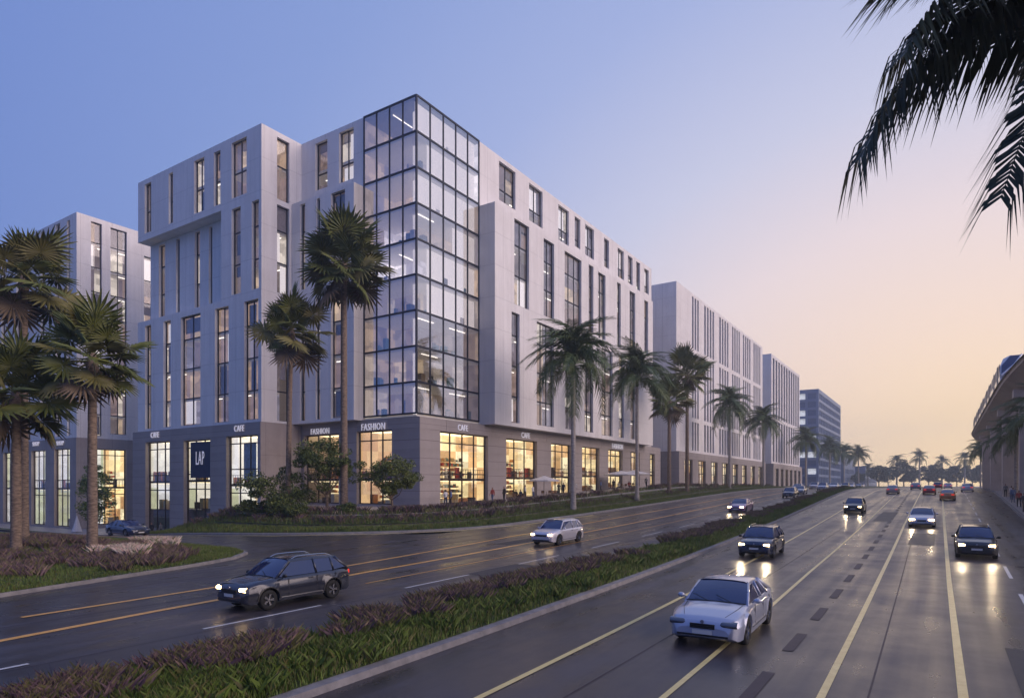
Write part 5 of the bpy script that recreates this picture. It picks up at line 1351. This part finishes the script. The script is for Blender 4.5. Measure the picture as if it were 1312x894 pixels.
# ================================================================ PEOPLE
M_SKIN = mat('skin', (.32, .18, .12), .6); M_HAIR = mat('hair_dark', (.02, .013, .01), .6); M_SHOE = mat('shoe_dark', (.02, .02, .02), .5)
CL = {k: varied('cloth_' + k, c, tuple(min(1, x * 1.3) for x in c), 6, .85) for k, c in dict(black=(.015, .015, .018), navy=(.02, .03, .07), grey=(.15, .15, .16), white=(.6, .58, .55), blue=(.10, .16, .32), tan=(.35, .26, .16), red=(.35, .06, .05), orange=(.5, .2, .06), denim=(.06, .09, .17)).items()}
def figure_mesh(pose, top, bot):
    key = (pose, top, bot)
    if not hasattr(figure_mesh, 'c'): figure_mesh.c = {}
    if key in figure_mesh.c: return figure_mesh.c[key]
    sit = pose == 'sit'; st = .22 if pose == 'walk' else .04
    hip = .52 if sit else .93
    J = {}; V = []; E = []; Rr = []
    def add(p, r, par=None):
        V.append(p); Rr.append(r)
        if par is not None: E.append((par, len(V) - 1))
        return len(V) - 1
    pel = add((0, 0, hip), .135)
    w = add((0, 0, hip + .16), .115, pel); ch = add((0, 0, hip + .38), .145, w); nk = add((.0, 0, hip + .53), .06, ch); hd0 = add((.01, 0, hip + .60), .065, nk); hd = add((.015, 0, hip + .69), .095, hd0); hd2 = add((.01, 0, hip + .77), .07, hd)
    for s in (-1, 1):
        h = add((0, s * .09, hip - .04), .098, pel)
        if sit:
            k = add((.42, s * .11, hip - .02), .068, h); a = add((.45, s * .11, .09), .045, k)
        else:
            k = add((.04 + s * st * .5, s * .10, .50), .066, h); a = add((s * st - .02, s * .10, .09), .043, k)
        add((V[a][0] + .15, s * .12, .035), .036, a)
        sh = add((0, s * .185, hip + .44), .062, ch)
        if pose == 'hands': e = add((.02, s * .25, hip + .18), .045, sh); f = add((.22, s * .12, hip + .26), .034, e)
        elif sit: e = add((.04, s * .24, hip + .18), .045, sh); f = add((.28, s * .18, hip + .15), .034, e)
        else: e = add((-.02 - s * st * .2, s * .235, hip + .17), .044, sh); f = add((.06 - s * st * .6, s * .245, hip - .06), .033, e)
        add((V[f][0] + .03, V[f][1], V[f][2] - .08 if not sit else V[f][2]), .03, f)
    me = bpy.data.meshes.new('body'); me.from_pydata(V, E, []); o = bpy.data.objects.new('body', me); COL.objects.link(o)
    sk = o.modifiers.new('s', 'SKIN'); sk.use_smooth_shade = True
    for i, d in enumerate(me.skin_vertices[0].data): d.radius = (Rr[i], Rr[i] * (1.0 if i in (3, 4, 5, 6) else 1.0)); d.use_root = (i == 0)
    sb = o.modifiers.new('b', 'SUBSURF'); sb.levels = 1
    dg = bpy.context.evaluated_depsgraph_get(); m2 = bpy.data.meshes.new_from_object(o.evaluated_get(dg)); bpy.data.objects.remove(o)
    m2.name = 'person'; m2.materials.clear()
    for m in (CL[bot], CL[top], M_SKIN, M_HAIR, M_SHOE): m2.materials.append(m)
    for p in m2.polygons:
        x, y, z = p.center
        zz = z - hip
        if zz > .56: mi = 3 if (zz > .74 or x < -.02) else 2
        elif zz > .50 and abs(y) < .08: mi = 2
        elif zz > .02 and not (sit and x > .22 and zz < .1): mi = 1
        elif z < .075: mi = 4
        elif abs(y) > .21: mi = 2 if zz < -.05 else 1
        else: mi = 0
        if sit and zz < .03 and z > .08: mi = 0
        p.material_index = mi
    figure_mesh.c[key] = m2; return m2
def person(u, v, z, pose, top, bot, rz, label, s=1.0, group=None):
    me = figure_mesh(pose, top, bot); o = link('person', me, None, (u, v, z)); o.rotation_euler.z = rz; o.scale = (s, s, s)
    return tag(o, label, 'person', group)
def tz(u): return TZ(u, 42, 11)
def onR(x, v): u = ux(x, v); return u, v, TZ(u, v, v - 30.5)
g = 'people outside the cafes of the main street'
for x, v, po_, t_, b_, rz, lb in ((571, 41.4, 'hands', 'white', 'navy', 1.2, 'standing person in a white top outside the widest lit window, left of two'), (578, 41.3, 'stand', 'blue', 'black', 2.2, 'standing person in a blue top outside the widest lit window, right of two'),
        (646, 40.6, 'stand', 'black', 'black', 2.8, 'person all in black standing at the pier between the two lit cafe windows'), (661, 40.4, 'sit', 'black', 'grey', 0, 'seated person in black, leftmost at the cafe tables'), (667, 40.0, 'sit', 'navy', 'black', 2.8, 'seated person in navy among the cafe tables'),
        (683, 40.2, 'stand', 'white', 'denim', -1.5, 'person in a white shirt standing left of the near parasol'), (716, 40.6, 'stand', 'black', 'black', .5, 'person in black standing just right of the near parasol'), (722, 40.6, 'walk', 'navy', 'black', 3.1, 'person in navy walking right of the near parasol'),
        (757, 40.4, 'sit', 'tan', 'grey', 0, 'seated person in tan behind the first feather palm'), (786, 40.2, 'stand', 'black', 'black', 1, 'person in black beside the far cafe parasols'), (793, 40.4, 'sit', 'white', 'denim', 3, 'seated person in white under the far parasols'), (806, 40.2, 'sit', 'red', 'black', 0, 'seated person in red under the far parasols'), (828, 40.0, 'walk', 'grey', 'black', 0, 'person in grey walking past the far end of the corner building'),
        (631, 40.2, 'walk', 'red', 'denim', 3.1, 'person in red walking along the pavement between the first two lit windows'), (673, 40.8, 'stand', 'white', 'black', -1, 'person in a white top standing behind the seated people'), (737, 40.2, 'walk', 'white', 'grey', 0, 'person in white walking left of the first feather palm'), (770, 40.6, 'stand', 'blue', 'black', 2, 'person in blue standing between the feather palm and the far parasols')):
    u, v, z = onR(x, v); person(u, v, z, po_, t_, b_, rz, lb, group=g)
def onL(x, u): v = vx(x, u); return u, v, TZ(u, v, 12.5) if v < 70 else H(u, v) + .15
for x, u_, po_, t_, b_, rz, lb in ((194, 42.6, 'stand', 'black', 'black', -2, 'dark dressed person before the leftmost window of the wing, left of two'), (206, 42.4, 'stand', 'grey', 'black', 2, 'grey topped person before the leftmost window of the wing, right of two'), (260, 42.4, 'walk', 'white', 'black', -1.5, 'person in a white top walking below the dark navy banner'),
        (266, 42.2, 'stand', 'black', 'denim', 1, 'person in black standing below the navy banner near the pier'), (139, 42.2, 'stand', 'black', 'black', 0, 'person in black in the passage left of the corner building')):
    u, v, z = onL(x, u_); person(u, v, z, po_, t_, b_, rz, lb, group='people outside the wing at the left')
g = 'pedestrians on the right pavement'
for x, D, t_, b_, po_, lb in ((1283, 60, 'black', 'navy', 'walk', 'pedestrian in black left of the nearest right-hand palm'), (1287, 58, 'orange', 'black', 'stand', 'pedestrian in an orange top beside the nearest right-hand palm'), (1291, 61, 'navy', 'tan', 'stand', 'pedestrian in navy and tan behind the orange one'), (1306, 57, 'black', 'black', 'walk', 'pedestrian in black at the right edge of the photo'),
        (1268, 86, 'grey', 'black', 'walk', 'pedestrian in grey farther down the right pavement'), (1296, 78, 'white', 'denim', 'stand', 'pedestrian in white near the shop doorways'), (1301, 66, 'red', 'black', 'walk', 'pedestrian in red behind the nearest right-hand palm'), (1277, 74, 'blue', 'denim', 'walk', 'pedestrian in blue near the kerb of the right pavement'), (1243, 140, 'black', 'black', 'walk', 'tiny far pedestrian at the end of the right pavement')):
    r = (x - 656) / 839 * D; u = r * S33 + D * C33; v = D * S33 - r * C33; v = min(v, KR(u) - .6)
    person(u, v, H(u, 0) + .15, po_, t_, b_, random.uniform(-.5, .5) + random.choice([0, PI]), lb, group=g)
# ================================================================ CAFE FURNITURE
M_CANV = varied('white_canvas', (.62, .6, .6), (.72, .7, .7), 3, .85); M_STEEL = mat('dark_steel', (.05, .05, .055), .4, .6); M_WOOD = varied('warm_wood', (.2, .11, .06), (.32, .19, .1), 6, .6)
def parasol(u, v, z, label, R=1.7, h=2.6, sq=4, group='cafe parasols'):
    root = empty('parasol', (u, v, z), label, 'parasol', group)
    mb = MB(); mb.tube([(0, 0, 0), (0, 0, h + .1)], .03, 8); mb.build('pole', M_STEEL, root)
    mb = MB(); mb.tube([(0, 0, 0), (0, 0, .08)], .28, 12); mb.build('base', M_STEEL, root)
    n = 8; mb = MB()
    for k in range(n):
        a, b = 2 * PI * k / n, 2 * PI * (k + 1) / n
        A = (R * math.cos(a), R * math.sin(a), h - .55); B = (R * math.cos(b), R * math.sin(b), h - .55)
        mb.face([A, B, (0, 0, h)]); mb.quad(A, (A[0], A[1], A[2] - .14), (B[0], B[1], B[2] - .14), B)
    mb.build('canopy', M_CANV, root)
    for k in range(n):
        a = 2 * PI * k / n; mb = MB(); mb.tube([(0, 0, h - .06), (R * .98 * math.cos(a), R * .98 * math.sin(a), h - .58)], .012, 4); mb.build('rib', M_STEEL, root)
u, v, z = onR(697, 40.2); parasol(u, v, z, 'white parasol open over the near cafe tables, right of the second lit window', 1.9, 2.7)
u, v, z = onR(796, 40.0); parasol(u, v, z, 'left one of the two far white parasols', 2.6, 2.9)
u, v, z = onR(812, 40.0); parasol(u, v, z, 'right one of the two far white parasols', 2.6, 2.9)
u, v, z = onL(98.5, 41.0)
root = empty('folded_parasol', (u, v, z), 'closed white cone-shaped parasol between the left building and the palm trunk', 'parasol')
mb = MB(); mb.tube([(0, 0, 0), (0, 0, .5)], .04, 8); mb.build('pole', M_STEEL, root)
mb = MB(); mb.tube([(0, 0, .15), (0, 0, .8), (0, 0, 2.3)], [.62, .42, .03], 10); mb.build('canopy', M_CANV, root)
def table(x, v, label):
    u, v, z = onR(x, v); root = empty('cafe_table', (u, v, z), label, 'table', 'cafe tables')
    mb = MB(); mb.tube([(0, 0, .72), (0, 0, .75)], .4, 16); mb.build('tabletop', M_WOOD, root)
    mb = MB(); mb.tube([(0, 0, 0), (0, 0, .72)], .03, 6); mb.tube([(0, 0, 0), (0, 0, .03)], .25, 10); mb.build('pedestal', M_STEEL, root); return root
def chair(u, v, z, rz, label):
    root = empty('cafe_chair', (u, v, z), label, 'chair', 'cafe chairs', rz)
    mb = MB(); mb.box(-.2, .2, -.2, .2, .44, .48); mb.build('seat', M_WOOD, root)
    mb = MB(); mb.box(-.22, -.18, -.2, .2, .55, .88); mb.build('backrest', M_WOOD, root)
    for sx in (-1, 1):
        for sy in (-1, 1):
            mb = MB(); mb.tube([(sx * .19, sy * .18, 0), (sx * .18, sy * .17, .45 if sx > 0 else .88)], .014, 4); mb.build('leg', M_STEEL, root)
for x, v, lb in ((664, 39.9, 'round cafe table left of the near parasol'), (700, 40.4, 'round cafe table under the near parasol'), (751, 40.2, 'round cafe table behind the first feather palm'), (799, 40.3, 'round cafe table under the left far parasol'), (814, 40.3, 'round cafe table under the right far parasol')):
    t = table(x, v, lb); p = t.location
    chair(p.x - .65, p.y, p.z, 0, 'wooden chair, near side of the ' + lb); chair(p.x + .65, p.y, p.z, PI, 'wooden chair, far side of the ' + lb)
# ================================================================ RIGHT SIDE: STATION HALL, GUIDEWAY AND TRAIN
M_CONC = varied('warm_concrete', (.52, .45, .40), (.64, .57, .51), .6, .7, bump=.15); M_CONCD = varied('brown_soffit_concrete', (.26, .20, .17), (.34, .27, .23), .6, .8)
M_HALL = varied('mauve_stone', (.34, .30, .32), (.42, .38, .40), .7, .7)
M_TRAIN = mat('train_white', (.6, .62, .66), .25, .3, coat=.6); M_TGL = mat('train_blue_glass', (.02, .04, .12), .35)
M_DOORL = mat('lit_doorway', (.8, .7, .55), .8, emit=(1, .8, .62), estr=1.6)
VH = lambda u: KR(u) - 7.2
hall = empty('station_hall', (60, -14, 1.2), 'long mauve stone arcade hall with lit doorways under the elevated railway', 'building')
mb = MB(); us = list(range(50, 240, 6))
for a, b in zip(us[:-1], us[1:]):
    va, vb_ = VH(a), VH(b); za = H(a, 0) - .2; zt = 11.5
    if (a // 6) % 2 == 0:
        m0 = a + 1.5; m1 = a + 4.5; vm0, vm1 = VH(m0), VH(m1); zd = za + 6.0
        mb.quad((a, va, za), (m0, vm0, za), (m0, vm0, zt), (a, va, zt)); mb.quad((m1, vm1, za), (b, vb_, za), (b, vb_, zt), (m1, vm1, zt)); mb.quad((m0, vm0, zd), (m1, vm1, zd), (m1, vm1, zt), (m0, vm0, zt))
        mb.quad((m0, vm0, za), (m0, vm0 - .6, za), (m0, vm0 - .6, zd), (m0, vm0, zd)); mb.quad((m1, vm1, za), (m1, vm1, zd), (m1, vm1 - .6, zd), (m1, vm1 - .6, za)); mb.quad((m0, vm0, zd), (m0, vm0 - .6, zd), (m1, vm1 - .6, zd), (m1, vm1, zd))
        d = MB(); d.box(m0 + .1, m1 - .1, vm0 - .62, vm0 - .55, za + .3, zd - .05); d.build('doorway', M_DOORL, hall, -hall.location)
        f = MB(); f.box(m0, m0 + .1, vm0 - .5, vm0 - .4, za, zd); f.box(m1 - .1, m1, vm0 - .5, vm0 - .4, za, zd); f.box((m0 + m1) / 2 - .05, (m0 + m1) / 2 + .05, vm0 - .5, vm0 - .4, za, zd); f.build('door_frame', M_FRAME, hall, -hall.location)
    else: mb.quad((a, va, za), (b, vb_, za), (b, vb_, zt), (a, va, zt))
mb.quad((50, VH(50), 11.5), (234, VH(234), 11.5), (234, VH(234) - 14, 11.5), (50, VH(50) - 14, 11.5)); mb.quad((50, VH(50), -1), (50, VH(50), 11.5), (50, VH(50) - 14, 11.5), (50, VH(50) - 14, -1)); mb.quad((234, VH(234), 1), (234, VH(234) - 14, 1), (234, VH(234) - 14, 11.5), (234, VH(234), 11.5))
mb.build('wall', M_HALL, hall, -hall.location)
def WG_(u): return -5.25 - .0012 * (u - 94) ** 2 if u < 94 else (-5.25 if u < 165 else -5.25 - .0022 * (u - 165) ** 2)     # left edge of the deck
gw = empty('elevated_guideway', (110, -9, 13), 'elevated concrete railway guideway curving above the right pavement on columns', 'viaduct')
deck = MB(); rows = []; UG = list(range(30, 242, 6))
for u in UG:
    w = WG_(u); zb = 14.7
    rows.append([(u, w + .25, zb + .22), (u, w + .05, zb + .22), (u, w, zb - .1), (u, w - .9, zb - .6), (u, w - 1.5, zb - 1.0), (u, w - 2.9, zb - 1.0), (u, w - 3.5, zb - .6), (u, w - 4.4, zb - .1), (u, w - 4.4, zb + .22), (u, w - 4.2, zb + .22), (u, w - 4.1, zb), (u, w + .1 - .3, zb)])
deck.grid(rows); deck.face(rows[0]); deck.face(rows[-1][::-1])
deck.build('deck', M_CONC, gw, -gw.location)
for u in (40, 64, 86, 108, 134, 160, 190, 222):
    w = WG_(u) - 2.2; z0 = H(u, 0) + .1; mb = MB()
    mb.box(u - .7, u + .7, w - .9, w + .9, z0, 12.95); mb.box(u - 1.0, u + 1.0, w - 1.4, w + 1.4, 12.95, 13.75)
    mb.build('pier', M_CONC, gw, -gw.location)
# slender beige columns at the arcade edge
for i, (u, lb) in enumerate(((82, 'first'), (100, 'second'), (124, 'third'), (150, 'fourth'), (182, 'fifth'))):
    r = empty('arcade_column', (u, KR(u) - 3.0, H(u, 0) + .15), lb + ' beige round column along the right pavement arcade, counted from the camera', 'column', 'arcade columns of the right pavement')
    mb = MB(); mb.tube([(0, 0, 0), (0, 0, 8.2)], .36, 14); mb.build('shaft', M_CONC, r, smooth=False)
    mb = MB(); mb.box(-.5, .5, -.5, .5, 8.2, 8.6); mb.build('capital', M_CONC, r); mb = MB(); mb.box(-.45, .45, -.45, .45, 0, .3); mb.build('base', M_CONC, r)
ca = empty('arcade_canopy', (60, -10, 9), 'flat concrete canopy over the right pavement arcade', 'canopy')
mb = MB(); rows = []
for u in range(60, 235, 6):
    rows.append([(u, KR(u) - 2.3, H(u, 0) + 8.76), (u, KR(u) - 2.3, H(u, 0) + 9.3), (u, VH(u) + .05, H(u, 0) + 9.3), (u, VH(u) + .05, H(u, 0) + 8.76), (u, KR(u) - 2.3, H(u, 0) + 8.76)])
mb.grid(rows); mb.build('slab', M_CONCD, ca, -ca.location)
# train
tr = empty('metro_train', (130, -8, 14.9), 'white elevated metro train with dark blue windows and raked blue windscreen above the palms', 'train')
def train():
    cars = []; u = 93.0
    def sec(u, f=1.0, nose=0.0):
        w = WG_(u) - .2; z = 15.05
        h = 3.75 * f
        return [(u, w - .2, z), (u, w, z + .35), (u, w + .03, z + 1.3), (u + nose * .4, w - .05, z + h * .66), (u + nose * .8, w - .35, z + h * .9), (u + nose, w - 1.0, z + h), (u + nose, w - 2.1, z + h), (u + nose * .8, w - 2.75, z + h * .9), (u + nose * .4, w - 3.05, z + h * .66), (u, w - 3.1, z + 1.3), (u, w - 3.1, z + .35), (u, w - 2.9, z)]
    k = 0
    while u < 178:
        L_ = 16.5; us = [u, u + .4, u + 4, u + 8, u + 12, u + L_ - .4, u + L_]
        mb = MB(); rows = []
        for i, a in enumerate(us):
            rows.append(sec(a, 1.0, (1.6 if k == 0 else 0) if i == 0 else (1.2 if k == 0 and i == 1 else 0)))
        mb.grid(rows); mb.face(rows[-1][::-1])
        if k: mb.face(rows[0])
        else: mb.face(rows[0])
        b = mb.build('carriage', M_TRAIN, tr, -tr.location)
        for j in range(7):
            a0 = u + 1.2 + j * 2.15; a1 = a0 + 1.75; q = MB()
            for s in (0,):
                w0, w1 = WG_(a0) - .2, WG_(a1) - .2; z = 15.05
                q.quad((a0, w0 + .055, z + 1.35), (a1, w1 + .055, z + 1.35), (a1, w1 - .01, z + 2.75), (a0, w0 - .01, z + 2.75))
                q.quad((a0, w0 + .055, z + 1.35), (a0, w0 - .01, z + 2.75), (a0, w0 - .06, z + 2.75), (a0, w0 + .0, z + 1.35))
            q.build('train_window', M_TGL, b, (0, 0, 0))
        q = MB()
        for a in (u + 3.2, u + 9.6):
            w0 = WG_(a) - .2; q.box(a - .02, a + 1.3, w0 + .045, w0 + .07, 15.35, 15.05 + 2.8)
        q.build('train_door', M_TGL, b)
        if k == 0:
            f = MB(); w = WG_(u) - .2; z = 15.05
            f.quad((u - .04, w - .12, z + 1.35), (u + .60, w - .2, z + 2.55), (u + .60, w - 2.9, z + 2.55), (u - .04, w - 2.98, z + 1.35))
            f.quad((u + .60, w - .2, z + 2.55), (u + 1.5, w - 1.05, z + 3.72), (u + 1.5, w - 2.05, z + 3.72), (u + .60, w - 2.9, z + 2.55))
            f.build('windscreen', M_TGL, tr, -tr.location)
            f = MB(); f.tube([(u - .1, w - .1, z + 1.3), (u + .55, w - 1.4, z + 2.6), (u + 1.5, w - 2.1, z + 3.75)], .11, 6); f.build('windscreen_strut', M_TRAIN, tr, -tr.location)
            for y in (-.45, -2.65):
                f = MB(); f.box(u - .08, u + .02, w + y - .18, w + y + .18, z + .75, z + .95); f.build('headlamp', M_HEADOFF, tr, -tr.location)
        u += L_ + .35; k += 1
train()
# ================================================================ AIR
def haze():
    mb = MB(); mb.box(-155, 645, -705, 705, -8, 52)
    o = mb.build('haze', [], None); o['kind'] = 'stuff'
    m = bpy.data.materials.new('haze_air'); m.use_nodes = True; t = m.node_tree; t.nodes.clear()
    ou = N(t, 'ShaderNodeOutputMaterial'); pv = N(t, 'ShaderNodeVolumePrincipled')
    pv.inputs['Color'].default_value = (.86, .93, 1, 1); pv.inputs['Density'].default_value = .0009; pv.inputs['Anisotropy'].default_value = .5
    t.links.new(pv.outputs[0], ou.inputs['Volume']); o.data.materials.append(m)
HAZE = True
if HAZE: haze()
